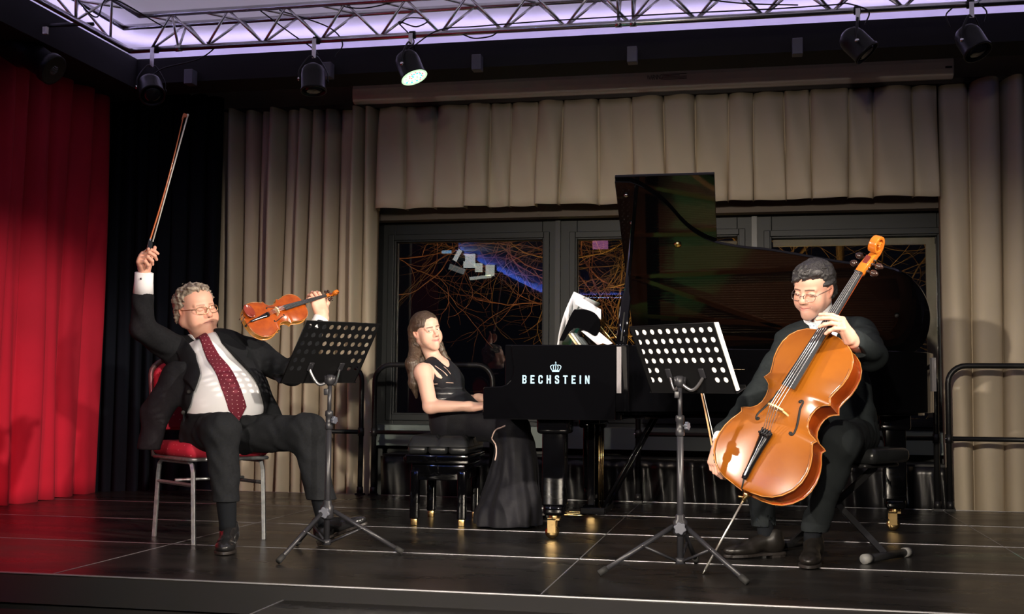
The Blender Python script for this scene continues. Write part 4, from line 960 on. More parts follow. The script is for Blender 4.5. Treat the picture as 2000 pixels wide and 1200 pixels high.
def stringed(name, label, cat, M, S, ribd, archh, mtop, mrib, big):
    e = thing(name, label, cat)
    Z = S
    def P(x, y, z): return M @ Vector((x * S, y * S, z))
    ys = rows_y(); NC = 28
    def plate(nm, z0, sgn, mt, over=1.0):
        vs = []; fs = []
        for y in ys:
            h = hw_at(y) * over
            for i in range(NC + 1):
                u = -1 + 2 * i / NC; u = math.copysign(abs(u) ** 0.75, u)
                edge_ = 1 if abs(u) < 0.94 else 0
                vs.append(P(h * u, y, z0 + sgn * (archh * arch(y, u) + 0.0)))
        W = NC + 1
        for j in range(len(ys) - 1):
            for i in range(NC): fs.append((j * W + i, j * W + i + 1, (j + 1) * W + i + 1, (j + 1) * W + i))
        return MB().add(vs, fs, True).build(nm, mt, e, solid=0.0035 * (S + .4))
    plate('top_plate', 0.0, 1, mtop)
    plate('back_plate', -ribd, -1, mrib)
    # ribs
    loop = [(hw_at(y) * 0.972, 0.004 + y * 0.99) for y in ys] + [(-hw_at(y) * 0.972, 0.004 + y * 0.99) for y in reversed(ys)]
    vs = [P(x, y, 0.0) for x, y in loop] + [P(x, y, -ribd) for x, y in loop]; n_ = len(loop)
    MB().add(vs, [(i, (i + 1) % n_, n_ + (i + 1) % n_, n_ + i) for i in range(n_)], True).build('ribs', mrib, e).data.set_sharp_from_angle(angle=0.7)
    # edge and purfling
    full = [(hw_at(y), y) for y in ys] + [(-hw_at(y), y) for y in reversed(ys)]
    MB().tube([P(x, y, 0.0005) for x, y in full[1:-1]], 0.0032 * (S * .8 + .2), 6, closed=True).build('edge', mat('varnish_edge', (0.44, 0.17, 0.035), 0.25, coat=.6), e)
    MB().tube([P(x, y, -ribd) for x, y in full[1:-1]], 0.0030 * (S * .8 + .2), 6, closed=True).build('edge', mat('varnish_edge'), e)
    ins = [(x * 0.955, 0.006 + (y - .006) * 0.984) for x, y in full]
    MB().tube([P(x, y, 0.0022 + archh * arch(y, 0.955)) for x, y in ins[2:-2]], 0.0007 * (S + .3), 5, closed=True).build('purfling', M_RUBBER, e)
    # f holes
    for s_ in (-1, 1):
        f_ = [(.046, .428), (.050, .437), (.058, .438), (.062, .430), (.062, .418), (.064, .400), (.072, .375), (.080, .350), (.088, .325), (.0915, .305), (.090, .292), (.083, .286), (.075, .289), (.074, .298)]
        pts = []; rs = []
        bz = [(p_.x, p_.y) for p_ in bez([(a, c, 0) for a, c in f_], 4)]
        for i, (x, y) in enumerate(bz):
            h = hw_at(y); pts.append(P(s_ * x * 1.02, y, archh * arch(y, x / h) + 0.0026 * S + 0.0002)); t = i / (len(bz) - 1); rs.append((0.0022 + 0.0026 * math.sin(PI * t)) * S)
        fh = MB().tube(pts, rs, 8, flat=1.0)
        for (x, y) in ((.049, .430), (.080, .293)):
            fh.ball(P(s_ * x * 1.02, y, archh * arch(y, x / hw_at(y)) + 0.0008), 0.0075 * S, 10)
        fh.build('f_hole', M_RUBBER, e)
    az = lambda y: archh * arch(y, 0)
    bh = 0.088 * S if big else 0.036
    zb_ = az(.355)
    br = [(-.045, 0), (-.030, 0), (-.026, .25), (-.010, .33), (0, .26), (.010, .33), (.026, .25), (.030, 0), (.045, 0), (.043, .3), (.036, .55), (.045, .80), (.030, .93), (.01, .995), (-.01, .995), (-.030, .93), (-.045, .80), (-.036, .55), (-.043, .3)]
    kx = S * (0.82 if big else 1.0)
    Bf = M @ frame((0, .355 * S, zb_), (1, 0, 0), (0, 0, 1), (0, -1, 0))
    MB().prism([(x * kx, z * (bh - zb_ * 0 )) for x, z in br], -0.003 * (S + .3), 0.003 * (S + .3), Bf).build('bridge', mat('maple_bridge', (0.72, 0.50, 0.24), 0.5), e)
    ztop = zb_ + bh
    # neck, fingerboard
    zn = 0.018 * S if big else 0.008
    nk = MB(); vs = []; fs = []; NN = 10
    M_NECK = mrib
    pts = []
    fbz = lambda y: (zb_ + bh * 0.72) + (zn + 0.012 * S - (zb_ + bh * 0.72)) * (y - .455) / (1.04 - .455)
    for q in range(9):
        y = 0.745 + (1.05 - 0.745) * q / 8; w_ = (0.0225 - 0.006 * q / 8) * S * 1.0
        z_ = fbz(y) - 0.006 * S
        d_ = (0.026 + (0.05 if q == 0 else 0.018 if q == 1 else 0)) * S
        for k_ in range(NN + 1):
            t = PI * k_ / NN; vs.append(M @ Vector((w_ * math.cos(t), y * S, z_ - d_ * math.sin(t))))
    for q in range(8):
        for k_ in range(NN): fs.append((q * (NN + 1) + k_, q * (NN + 1) + k_ + 1, (q + 1) * (NN + 1) + k_ + 1, (q + 1) * (NN + 1) + k_))
        fs.append((q * (NN + 1), (q + 1) * (NN + 1), (q + 1) * (NN + 1) + NN, q * (NN + 1) + NN))
    MB().add(vs, fs, True).build('neck', M_NECK, e)
    fbm = MB(); vs = []; fs = []
    for q in range(11):
        y = 0.455 + 0.59 * q / 10; w_ = (0.031 - 0.0145 * q / 10) * S
        for k_ in range(9):
            a = -1 + 2 * k_ / 8; vs.append(M @ Vector((w_ * a, y * S, fbz(y) + 0.006 * S * (1 - a * a))))
        vs.append(M @ Vector((w_, y * S, fbz(y) - 0.008 * S))); vs.append(M @ Vector((-w_, y * S, fbz(y) - 0.008 * S)))
    for q in range(10):
        for k_ in range(11): fs.append((q * 11 + k_, q * 11 + (k_ + 1) % 11, (q + 1) * 11 + (k_ + 1) % 11, (q + 1) * 11 + k_))
    fs += [tuple(range(11)), tuple(reversed(range(110, 121)))]
    fbm.add(vs, fs, False).build('fingerboard', mat('ebony', (0.02, 0.022, 0.026), 0.32), e)
    # tailpiece
    tz0, tz1 = az(.04) + 0.022 * S, az(.255) + 0.03 * S
    tpz = lambda y: tz0 + (tz1 - tz0) * (y - .035) / .22
    tw = [(.035, .012), (.05, .015), (.10, .015), (.18, .021), (.24, .028), (.252, .028), (.258, .020)]
    vs = []; fs = []
    for y, w_ in tw:
        for k_ in range(7):
            a = -1 + 2 * k_ / 6; vs.append(M @ Vector((w_ * a * S, y * S, tpz(y) + 0.010 * S * (1 - a * a))))
        vs.append(M @ Vector((w_ * .8 * S, y * S, tpz(y) - 0.010 * S))); vs.append(M @ Vector((-w_ * .8 * S, y * S, tpz(y) - 0.010 * S)))
    for q in range(len(tw) - 1):
        for k_ in range(9): fs.append((q * 9 + k_, q * 9 + (k_ + 1) % 9, (q + 1) * 9 + (k_ + 1) % 9, (q + 1) * 9 + k_))
    fs += [tuple(range(9)), tuple(reversed(range(9 * (len(tw) - 1), 9 * len(tw))))]
    MB().add(vs, fs, True).build('tailpiece', mat('ebony_polished', (0.006, 0.006, 0.007), 0.12, coat=.5), e)
    ft = MB()
    for k_ in range(4):
        x = (-.018 + .012 * k_) * S
        ft.tube([M @ Vector((x, .235 * S, tpz(.24) + 0.008 * S)), M @ Vector((x, .235 * S, tpz(.24) + 0.022 * S))], 0.004 * S, 8)
        ft.ball(M @ Vector((x, .235 * S, tpz(.24) + 0.024 * S)), 0.0058 * S, 8); ft.tube([M @ Vector((x, .225 * S, tpz(.24) + 0.012 * S)), M @ Vector((x, .26 * S, tpz(.24) + 0.016 * S))], 0.004 * S, 6)
    ft.build('fine_tuners', mat('tuner_black', (0.02, 0.02, 0.022), 0.15, 0.4), e)
    MB().tube([M @ Vector((0, .04 * S, tpz(.04))), M @ Vector((0, .0, 0.006 * S)), M @ Vector((0, -.008 * S, -0.02 * S))], 0.0035 * S, 6).build('tail_gut', M_RUBBER, e)
    MB().lathe([(0.012 * S, 0), (0.012 * S, 0.012 * S), (0.008 * S, 0.016 * S)], M @ Vector((0, 0.002, -ribd * .5)), M.to_3x3() @ Vector((0, -1, 0)), 14).build('end_button', mat('ebony'), e)
    # strings
    M_ST = mat('string_silver', (0.85, 0.85, 0.85), 0.25, 0.9)
    for k_ in range(4):
        a = -1.5 + k_; xb = a * 0.0135 * S * (0.9 if big else 1.05); xn = a * 0.0063 * S
        zc = ztop - 0.006 * S * (a * a) / 2.25 + 0.001
        MB().tube([M @ Vector((a * .011 * S, .25 * S, tpz(.25) + .008 * S)), M @ Vector((xb, .355 * S, zc)), M @ Vector((xn, 1.042 * S, fbz(1.04) + 0.010 * S))], 0.0014 * (0.55 + 0.45 * S) if big else 0.0006, 6).build('string', M_ST, e)
    # pegbox, scroll, pegs
    zq = fbz(1.045)
    MB().box((-0.0165 * S, 1.04 * S, zq - 0.006 * S), (0.0165 * S, 1.047 * S, zq + 0.010 * S), M).build('nut', mat('ebony'), e)
    sc2 = []
    c_y, c_z = 1.188, zq / S - 0.020
    path = [(1.045, zq / S - 0.012, .0165), (1.08, zq / S - 0.018, .0165), (1.115, zq / S - 0.030, .0155), (1.145, zq / S - 0.045, .014), (1.168, zq / S - 0.058, .0125)]
    for i in range(0, 30):
        t = i / 29; a = -1.9 + 2.0 * PI * 1.55 * t; rr = 0.045 * (1 - 0.74 * t)
        path.append((c_y + rr * math.cos(a), c_z + rr * math.sin(a), 0.012 + 0.009 * t))
    vs = []; fs = []; Kp = len(path)
    for i, (y, z, w_) in enumerate(path):
        a_ = Vector(path[max(i - 1, 0)][:2]); b2 = Vector(path[min(i + 1, Kp - 1)][:2]); t = (b2 - a_).normalized(); nrm = Vector((-t.y, t.x))
        th_ = (0.026 if i < 4 else 0.018 if i < 6 else 0.0125 * (1 - 0.5 * (i - 6) / 29)) * (1.0)
        for (sx, sn) in ((-1, 1), (-.5, 1.12), (.5, 1.12), (1, 1), (1, -1), (.5, -1.1), (-.5, -1.1), (-1, -1)):
            vs.append(M @ Vector((sx * w_ * S * 1.1, (y + nrm.x * th_ * .6 * sn) * S, (z + nrm.y * th_ * .6 * sn) * S)))
    for i in range(Kp - 1):
        for k_ in range(8): fs.append((i * 8 + k_, i * 8 + (k_ + 1) % 8, (i + 1) * 8 + (k_ + 1) % 8, (i + 1) * 8 + k_))
    fs += [tuple(range(8)), tuple(reversed(range(8 * (Kp - 1), 8 * Kp)))]
    sm = MB().add(vs, fs, True); sm.tube([M @ Vector((-0.022 * S, c_y * S, c_z * S)), M @ Vector((0.022 * S, c_y * S, c_z * S))], 0.011 * S, 14)
    sm.build('scroll', mat('varnish_scroll', (0.52, 0.14, 0.014) if big else (0.46, 0.10, 0.014), 0.22, coat=.7), e, bevel=0.001)
    MB().box((-0.010 * S, 1.05 * S, zq - 0.004 * S), (0.010 * S, 1.13 * S, zq - 0.012 * S), M).build('pegbox_slot', mat('pegbox_dark', (0.12, 0.01, 0.005), 0.5), e)
    for k_, (y, sx) in enumerate(((1.068, 1), (1.085, -1), (1.108, 1), (1.128, -1))):
        z = zq / S - 0.018 - (y - 1.05) * 0.25
        pgm = MB().tube([M @ Vector((-sx * 0.024 * S, y * S, z * S)), M @ Vector((sx * 0.040 * S, y * S, z * S))], 0.0055 * S, 10)
        pgm.lathe([(0.005 * S, 0), (0.014 * S, 0.006 * S), (0.015 * S, 0.020 * S), (0.009 * S, 0.032 * S), (0.003 * S, 0.036 * S)], M @ Vector((sx * 0.036 * S, y * S, z * S)), M.to_3x3() @ Vector((sx, 0, 0)), 12)
        pgm.build('peg', mat('peg_dark', (0.03, 0.015, 0.012) if big else (0.012, 0.012, 0.013), 0.2, coat=.3), e)
    return e, az, tpz
def varnish(name, c1, c2, c3, sc):
    mt = mat(name, c1, 0.24, noise=(sc, c2, 0.7), coat=0.7, spec=0.5); b_ = mt.node_tree.nodes['Principled BSDF']; b_.inputs['Coat Roughness'].default_value = 0.2
    return mt
M_CTOP = varnish('cello_varnish', (0.33, 0.105, 0.007), (0.19, 0.046, 0.0035), None, 5)
M_CRIB = varnish('cello_rib_varnish', (0.50, 0.085, 0.008), (0.28, 0.032, 0.004), None, 14)
M_VTOP = varnish('violin_varnish', (0.46, 0.092, 0.008), (0.20, 0.030, 0.004), None, 26)
M_VRIB = varnish('violin_rib_varnish', (0.62, 0.32, 0.07), (0.46, 0.19, 0.04), None, 40)
CMx = frame((0.729, 0.68, 0.358), (0.8051, -0.4713, -0.36), (0.4778, 0.1559, 0.8645), (-0.3513, -0.8681, 0.3508))
ce, caz, ctp = stringed('cello', 'amber varnished cello held upright between the cellist\'s knees', 'cello', CMx, 1.0, 0.118, 0.026, M_CTOP, M_CRIB, True)
# end pin
a = CMx @ Vector((0, 0.0, -0.059)); d = CMx.to_3x3() @ Vector((0, -1, 0)); L_ = a.z / -d.z
epn = MB().tube([a, a + d * (L_ - 0.02)], 0.0048, 10).tube([a + d * (L_ - 0.03), a + d * (L_ - 0.004)], [0.004, 0.0015], 8)
epn.build('end_pin', mat('steel_pin', (0.75, 0.73, 0.68), 0.3, 0.9), ce)
MB().lathe([(0.016, -0.002), (0.017, 0.012), (0.010, 0.022), (0.009, 0.04)], a, d, 16).tube([a + d * .02 - Vector((.03, 0, 0)), a + d * .02 + Vector((.012, 0, 0))], 0.005, 8).build('pin_collar', M_BRASS, ce)
VMx = frame((-1.686, 1.10, 1.078), (0.5891, -0.0518, -0.8064), (0.5327, 0.7753, 0.3394), (0.6076, -0.6295, 0.4843))
ve, vaz, vtp = stringed('violin', 'reddish orange violin held up by the violinist\'s left hand', 'violin', VMx, 0.4702, 0.031, 0.016, M_VTOP, M_VRIB, False)
# chin rest
cr_ = MB(); vs = []; fs = []
for j in range(9):
    for i in range(13):
        u = i / 12; v = j / 8; ang = 2 * PI * u
        x = -0.050 + 0.040 * v * math.cos(ang) ; y = 0.033 + 0.026 * v * math.sin(ang); vs.append(VMx @ Vector((x, y, 0.022 + 0.010 * v ** 2)))
for j in range(8):
    for i in range(12): fs.append((j * 13 + i, j * 13 + i + 1, (j + 1) * 13 + i + 1, (j + 1) * 13 + i))
cr_.add(vs, fs, True).build('chin_rest', mat('rosewood', (0.22, 0.035, 0.02), 0.2, coat=.6), ve, solid=0.005)
for xx in (-0.03, -0.05): MB().tube([VMx @ Vector((xx, -0.004, -0.034)), VMx @ Vector((xx, -0.004, 0.022))], 0.002, 6).build('chin_rest_clamp', M_CHROME, ve)

# ---------------------------------------------------------------- bows
def bow(name, label, frog, tip, hairdir, L, mst):
    """frog, tip: world points of the stick ends; hairdir: side on which the hair hangs"""
    e = thing(name, label, 'bow'); f_ = Vector(frog); t_ = Vector(tip); d = (t_ - f_).normalized(); h = Vector(hairdir); h = (h - d * h.dot(d)).normalized(); Lr = (t_ - f_).length
    pts = []; rs = []
    for i in range(19):
        t = i / 18; pts.append(f_ + d * Lr * t + h * 0.010 * math.sin(PI * t)); rs.append(0.0045 - 0.0016 * t)
    MB().tube(pts, rs, 8).build('stick', mst, e)
    b0 = f_ + d * 0.02; s_ = d.cross(h)
    fm = frame(b0, d, h, s_)
    MB().prism([(0, 0), (0.055, 0.002), (0.05, 0.016), (0.035, 0.021), (0.005, 0.021)], -0.006, 0.006, fm).build('frog', mat('ebony'), e, bevel=0.001)
    MB().tube([f_ - d * 0.012, f_ + d * 0.004], 0.0052, 10).build('screw_button', M_CHROME, e)
    MB().tube([pts[1], pts[2]], 0.0052, 8).build('grip', mat('silver_wrap', (0.6, 0.6, 0.62), 0.3, 0.8), e)
    tm = frame(t_, d, h, s_)
    MB().prism([(-0.03, -0.003), (0.0, -0.003), (0.008, 0.0), (0.004, 0.022), (-0.010, 0.020), (-0.014, 0.006)], -0.0045, 0.0045, tm).build('tip', mst, e)
    MB().prism([(0.004, 0.019), (0.008, 0.021), (0.006, 0.025), (-0.010, 0.023)], -0.005, 0.005, tm).build('tip_plate', M_PAPER, e)
    MB().tube([fm @ Vector((0.05, 0.019, 0)), tm @ Vector((-0.006, 0.021, 0))], 0.0042, 6, flat=0.3).build('hair', mat('bow_hair', (0.80, 0.78, 0.72), 0.5), e)
    return e
M_PERN = mat('pernambuco', (0.50, 0.12, 0.035), 0.2, coat=.6)
bow('violin_bow', 'reddish violin bow pointing up from the violinist\'s raised hand', (-2.163, 0.945, 1.415), (-2.040, 1.06, 2.140), (1, 0.1, 0), 0.74, M_PERN)
bow('cello_bow', 'pale cello bow held low beside the cello behind the music stand', (0.606, 0.985, 0.455), (0.46, 1.35, 1.03), (0.8, -0.3, 0), 0.7, mat('pale_stick', (0.62, 0.36, 0.18), 0.3))
# ================================================================ SMOOTH SOLIDS (signed distance + surface nets), for bodies and clothes
F32 = np.float32
def _np(v): return np.array(v, F32)
def cone(a, b, ra, rb):
    a, b = _np(a), _np(b); ab = b - a; L2 = max(float(ab @ ab), 1e-9)
    def f(P):
        t = np.clip(((P - a) @ ab) / L2, 0, 1); return np.linalg.norm(P - a - t[:, None] * ab, axis=1) - (ra + (rb - ra) * t)
    return f
def ball(c, r):
    c = _np(c); return lambda P: np.linalg.norm(P - c, axis=1) - r
def ell(c, r, R=None):
    c, r = _np(c), _np(r); Rm = None if R is None else np.array(R, F32)      # rows of R = local axes
    def f(P):
        q = P - c
        if Rm is not None: q = q @ Rm.T
        k0 = np.linalg.norm(q / r, axis=1); k1 = np.linalg.norm(q / (r * r), axis=1) + 1e-9
        return k0 * (k0 - 1) / k1
    return f
def econe(a, b, ra, rb, front, flat):
    """tapered limb with a flattened section: radius across = r, along front = r*flat"""
    a, b = _np(a), _np(b); fr = _np(front); fr = fr / np.linalg.norm(fr); ab = b - a; L2 = float(ab @ ab)
    def f(P):
        q = P - a; t = np.clip((q @ ab) / L2, 0, 1); q = q - t[:, None] * ab
        z = q @ fr; q = q + (z * (1 / flat - 1))[:, None] * fr
        return (np.linalg.norm(q, axis=1) - (ra + (rb - ra) * t)) * min(1, flat) ** 0.5
    return f
def rbox3(M4, half, r):
    Mi = np.array(M4.inverted(), F32); h = _np(half) - r
    def f(P):
        q = np.abs(P @ Mi[:3, :3].T + Mi[:3, 3]) - h; return np.linalg.norm(np.maximum(q, 0), axis=1) + np.minimum(q.max(axis=1), 0) - r
    return f
def polyprism(O, F, poly, n0, n1, up=None, r=0.0):
    """polygon in the plane through O with normal F (x = F-left, y = up), between distances n0 and n1 in front of it"""
    O = _np(O); F = _np(F); F = F / np.linalg.norm(F); L = np.cross(_np((0, 0, 1)) if up is None else _np(up), F); L = L / np.linalg.norm(L); U = np.cross(F, L)
    pts = np.array(poly, F32); n = len(pts)
    def f(P):
        q = P - O; x = q @ L; y = q @ U; w = q @ F
        d = (x - pts[0, 0]) ** 2 + (y - pts[0, 1]) ** 2; s = np.ones(len(P), F32)
        j = n - 1
        for i in range(n):
            e0, e1 = pts[j] - pts[i]; w0 = x - pts[i, 0]; w1 = y - pts[i, 1]
            t = np.clip((w0 * e0 + w1 * e1) / (e0 * e0 + e1 * e1 + 1e-12), 0, 1); d = np.minimum(d, (w0 - e0 * t) ** 2 + (w1 - e1 * t) ** 2)
            c1 = y >= pts[i, 1]; c2 = y < pts[j, 1]; c3 = e0 * w1 > e1 * w0
            s = np.where((c1 & c2 & c3) | (~c1 & ~c2 & ~c3), -s, s); j = i
        dd = s * np.sqrt(d) - r
        return np.maximum(dd, np.maximum(n0 - w, w - n1))
    return f
def U(k, *fs):
    fs = list(fs)
    def f(P):
        if len(P) > 64 and len(fs) > 2:
            c = P.mean(axis=0, keepdims=True); Rr = float(np.linalg.norm(P - c, axis=1).max()); ds = [float(g(c)[0]) for g in fs]; m0 = min(ds)
            act = [g for g, d_ in zip(fs, ds) if d_ < m0 + 2.6 * Rr + k]
        else: act = fs
        d = act[0](P)
        for g in act[1:]:
            e_ = g(P); h = np.maximum(k - np.abs(d - e_), 0) / k; d = np.minimum(d, e_) - h * h * k * 0.25
        return d
    return f
def S_(a, b, k=0.004):
    def f(P):
        d = a(P); e_ = -b(P); h = np.maximum(k - np.abs(d - e_), 0) / k; return np.maximum(d, e_) + h * h * k * 0.25
    return f
def I_(a, b, k=0.004):
    def f(P):
        d = a(P); e_ = b(P); h = np.maximum(k - np.abs(d - e_), 0) / k; return np.maximum(d, e_) + h * h * k * 0.25
    return f
def off(a, r): return lambda P: a(P) - r
def xf(a, M4, s=1.0):
    Mi = np.array(M4.inverted(), F32); return lambda P: a(P @ Mi[:3, :3].T + Mi[:3, 3]) * s
def wrinkle(a, amp, freq, seed=0, dirs=None):
    rs = np.random.RandomState(seed); W = rs.normal(size=(5, 3)).astype(F32) if dirs is None else np.array(dirs, F32); W = W / np.linalg.norm(W, axis=1, keepdims=True); ph = rs.uniform(0, 6, len(W)).astype(F32); fq = freq * rs.uniform(.7, 1.5, len(W)).astype(F32)
    def f(P):
        d = a(P); w = np.zeros(len(P), F32)
        Q = P + 0.02 * np.sin(P[:, [1, 2, 0]] * freq * 0.7 + 1.3)
        for i in range(len(W)): w += np.sin(Q @ W[i] * fq[i] + ph[i])
        return d - amp * w / len(W) ** .5
    return f
def nets(f, h, lo, hi, B=12):
    """sparse surface nets -> verts, quads"""
    lo = np.array(lo, F32); n = np.ceil((np.array(hi) - lo) / (h * B)).astype(int); Rb = h * B * 0.5 * 1.7320508
    g = np.stack(np.meshgrid(*[np.arange(k_) for k_ in n], indexing='ij'), -1).reshape(-1, 3)
    cen = (lo + (g + 0.5) * h * B).astype(F32); dc = f(cen); act = g[np.abs(dc) < Rb * 1.55 + 0.004]
    l = np.arange(B + 1); base = np.stack(np.meshgrid(l, l, l, indexing='ij'), -1).reshape(-1, 3)
    N = (n * B + 2).astype(np.int64); sid = lambda q: (q[:, 0].astype(np.int64) * N[1] + q[:, 1]) * N[2] + q[:, 2]
    cells, verts, edges = [], [], []
    corners = np.array([[i, j, k_] for i in (0, 1) for j in (0, 1) for k_ in (0, 1)])
    epairs = [(a, b_) for a in range(8) for b_ in range(a + 1, 8) if np.abs(corners[a] - corners[b_]).sum() == 1]
    for b_ in act:
        D = f((lo + (b_ * B + base) * h).astype(F32)).reshape(B + 1, B + 1, B + 1)
        if D.min() > 0 or D.max() < 0: continue
        I = D < 0
        cnt = sum(I[i:B + i, j:B + j, k_:B + k_].astype(np.int8) for i, j, k_ in corners)
        idx = np.argwhere((cnt > 0) & (cnt < 8))
        if len(idx):
            dv = np.stack([D[idx[:, 0] + c[0], idx[:, 1] + c[1], idx[:, 2] + c[2]] for c in corners], 1)
            acc = np.zeros((len(idx), 3), F32); m_ = np.zeros(len(idx), F32)
            for a, c in epairs:
                sg = (dv[:, a] < 0) != (dv[:, c] < 0); t = np.where(sg, dv[:, a] / (dv[:, a] - dv[:, c] + 1e-12), 0)
                acc += np.where(sg[:, None], corners[a] + t[:, None] * (corners[c] - corners[a]), 0); m_ += sg
            verts.append(lo + (b_ * B + idx + acc / m_[:, None]) * h); cells.append(sid(b_ * B + idx + 1))
        for ax in range(3):
            s1 = [slice(0, B)] * 3; s2 = [slice(0, B)] * 3; s2[ax] = slice(1, B + 1)
            A, Bq = I[tuple(s1)], I[tuple(s2)]; e_ = np.argwhere(A != Bq)
            if len(e_): edges.append((ax, b_ * B + e_ + 1, A[e_[:, 0], e_[:, 1], e_[:, 2]]))
    V = np.concatenate(verts); Cc = np.concatenate(cells); o = np.argsort(Cc); Cs = Cc[o]; quads = []
    for ax, e_, ins in edges:
        u, v = [(1, 2), (2, 0), (0, 1)][ax]; q = []
        for du, dv in ((0, 0), (1, 0), (1, 1), (0, 1)):
            c = e_.copy(); c[:, u] -= du; c[:, v] -= dv; s = sid(c); p_ = np.searchsorted(Cs, s); p_[p_ >= len(Cs)] = 0; ok = Cs[p_] == s; q.append(np.where(ok, o[p_], -1))
        q = np.stack(q, 1); q[~ins] = q[~ins][:, ::-1]; quads.append(q[(q >= 0).all(1)])
    return V, np.concatenate(quads)
def sdf_obj(name, f, h, lo, hi, material, parent=None, color=None, refine=None, relax=1):
    V, Q = nets(f, h, lo, hi)
    me = bpy.data.meshes.new(name)
    def fill(V, faces):
        me.clear_geometry(); me.from_pydata(V.tolist(), [], faces)
    faces = Q.tolist()
    if refine:
        fill(V, faces); bm = bmesh.new(); bm.from_mesh(me)
        cs = [(np.array(c, F32), r) for c, r in refine]
        es = [e_ for e_ in bm.edges if any((e_.verts[0].co - Vector(c.tolist())).length < r and (e_.verts[1].co - Vector(c.tolist())).length < r for c, r in cs)]
        bmesh.ops.subdivide_edges(bm, edges=es, cuts=1, use_grid_fill=True); bm.to_mesh(me); bm.free()
        V = np.empty(len(me.vertices) * 3, F32); me.vertices.foreach_get('co', V); V = V.reshape(-1, 3); faces = None
    # project onto the surface
    for _ in range(2):
        d = np.concatenate([f(V[i:i + 4000]) for i in range(0, len(V), 4000)]); ee = h * 0.3; G = np.zeros_like(V)
        for a in range(3):
            dv = np.zeros(3, F32); dv[a] = ee; G[:, a] = np.concatenate([f(V[i:i + 4000] + dv) - f(V[i:i + 4000] - dv) for i in range(0, len(V), 4000)]) / (2 * ee)
        g2 = (G * G).sum(1); st_ = np.clip(d / np.maximum(g2, 0.3), -h * .5, h * .5); V = V - G * st_[:, None]
    if faces is not None: fill(V, faces)
    else: me.vertices.foreach_set('co', V.reshape(-1))
    me.polygons.foreach_set('use_smooth', [True] * len(me.polygons)); me.update()
    if color is not None:
        col = color(V); at_ = me.color_attributes.new('Col', 'FLOAT_COLOR', 'POINT'); at_.data.foreach_set('color', np.concatenate([col, np.ones((len(V), 1))], 1).astype(F32).reshape(-1))
    o = bpy.data.objects.new(name, me); C.objects.link(o); me.materials.append(material)
    if parent is not None: o.parent = parent
    return o

# ---------------------------------------------------------------- head, hand, shoe
def head_frame(c, fwd, up):
    f_ = Vector(fwd).normalized(); u_ = Vector(up); u_ = (u_ - f_ * u_.dot(f_)).normalized(); l_ = u_.cross(f_)
    return frame(c, f_, l_, u_)
def head_shape(jaw=1.0, cheek=0.0, chin=0.0, nose=1.0, lids=0.0125, openeye=False, fat=0.0, smile=0.0, mw=1.0):
    """local: x forward, y to the person's left, z up"""
    fs = [ell((-.015, 0, .035), (.098, .077, .086)), ell((.014, 0, -.03), (.072, .063 + fat * .5, .076)), ell((.03, 0, .050), (.060, .062, .052))]
    for s in (1, -1):
        fs += [cone((-.012, s * .048 * jaw, -.048), (.056, s * .016, -.094), .024 + fat, .019), ball((.050, s * .037, -.030), .030 + cheek), ball((.050, s * .040, -.055), .020 + cheek * 1.2)]
    fs += [ball((.074 + chin, 0, -.101), .0195), cone((.08, 0, -.045), (.082, 0, -.075), .018, .016)]
    base = U(.026, *fs)
    brow = U(.012, cone((.083, .010, .021), (.070, .044, .022), .010, .008), cone((.083, -.010, .021), (.070, -.044, .022), .010, .008))
    base = U(.014, base, brow)
    sock = U(.008, ball((.106, .033, .004), .0185), ball((.106, -.033, .004), .0185)); base = S_(base, sock, .014)
    nz_ = U(.009, cone((.084, 0, .018), (.1045 * 1, 0, -.022), .0075, .0105 * nose), ball((.107, 0, -.0265), .0118 * nose), ball((.096, .0125 * nose, -.031), .0085), ball((.096, -.0125 * nose, -.031), .0085))
    base = U(.009, base, nz_)
    er = [(-.0, 0, 0)]
    lid = U(.003, ell((.0745, .0325, .003), (.0150, .0165, lids)), ell((.0745, -.0325, .003), (.0150, .0165, lids)))
    base = U(.005, base, lid)
    lips = U(.004, cone((.0925, 0, -.0575), (.081, .026 * mw, -.060 + smile), .0046, .0026), cone((.0925, 0, -.0575), (.081, -.026 * mw, -.060 + smile), .0046, .0026), cone((.0905, 0, -.0665), (.081, .023 * mw, -.064 + smile), .0056, .0023), cone((.0905, 0, -.0665), (.081, -.023 * mw, -.064 + smile), .0056, .0023))
    base = U(.006, base, lips)
    gr = U(.002, cone((.1015, 0, -.0622), (.090, .024, -.0615 + smile), .0016, .0014), cone((.1015, 0, -.0622), (.090, -.024, -.0615 + smile), .0016, .0014)); base = S_(base, gr, .003)
    nos = U(.002, ball((.1005, .0065, -.0365), .0034), ball((.1005, -.0065, -.0365), .0034)); base = S_(base, nos, .002)
    if openeye:
        sl = U(.002, ell((.0885, .0325, .0035), (.008, .0135, .0046)), ell((.0885, -.0325, .0035), (.008, .0135, .0046))); base = S_(base, sl, .002)
    ears = []
    for s in (1, -1):
        c_, s__ = math.cos(.35), math.sin(.35) * s
        R = [(c_, s__, 0), (-s__, c_, 0), (0, 0, 1)]
        R = np.array([[math.cos(.3), 0, math.sin(.3)], [0, 1, 0], [-math.sin(.3), 0, math.cos(.3)]]) @ np.array([[c_, -s__, 0], [s__, c_, 0], [0, 0, 1]])
        e_ = S_(ell((-.010, s * .0765, -.002), (.018, .0075, .032), R), ell((-.006, s * .083, .002), (.0095, .006, .019), R), .004); ears.append(e_)
    return U(.007, base, *ears)
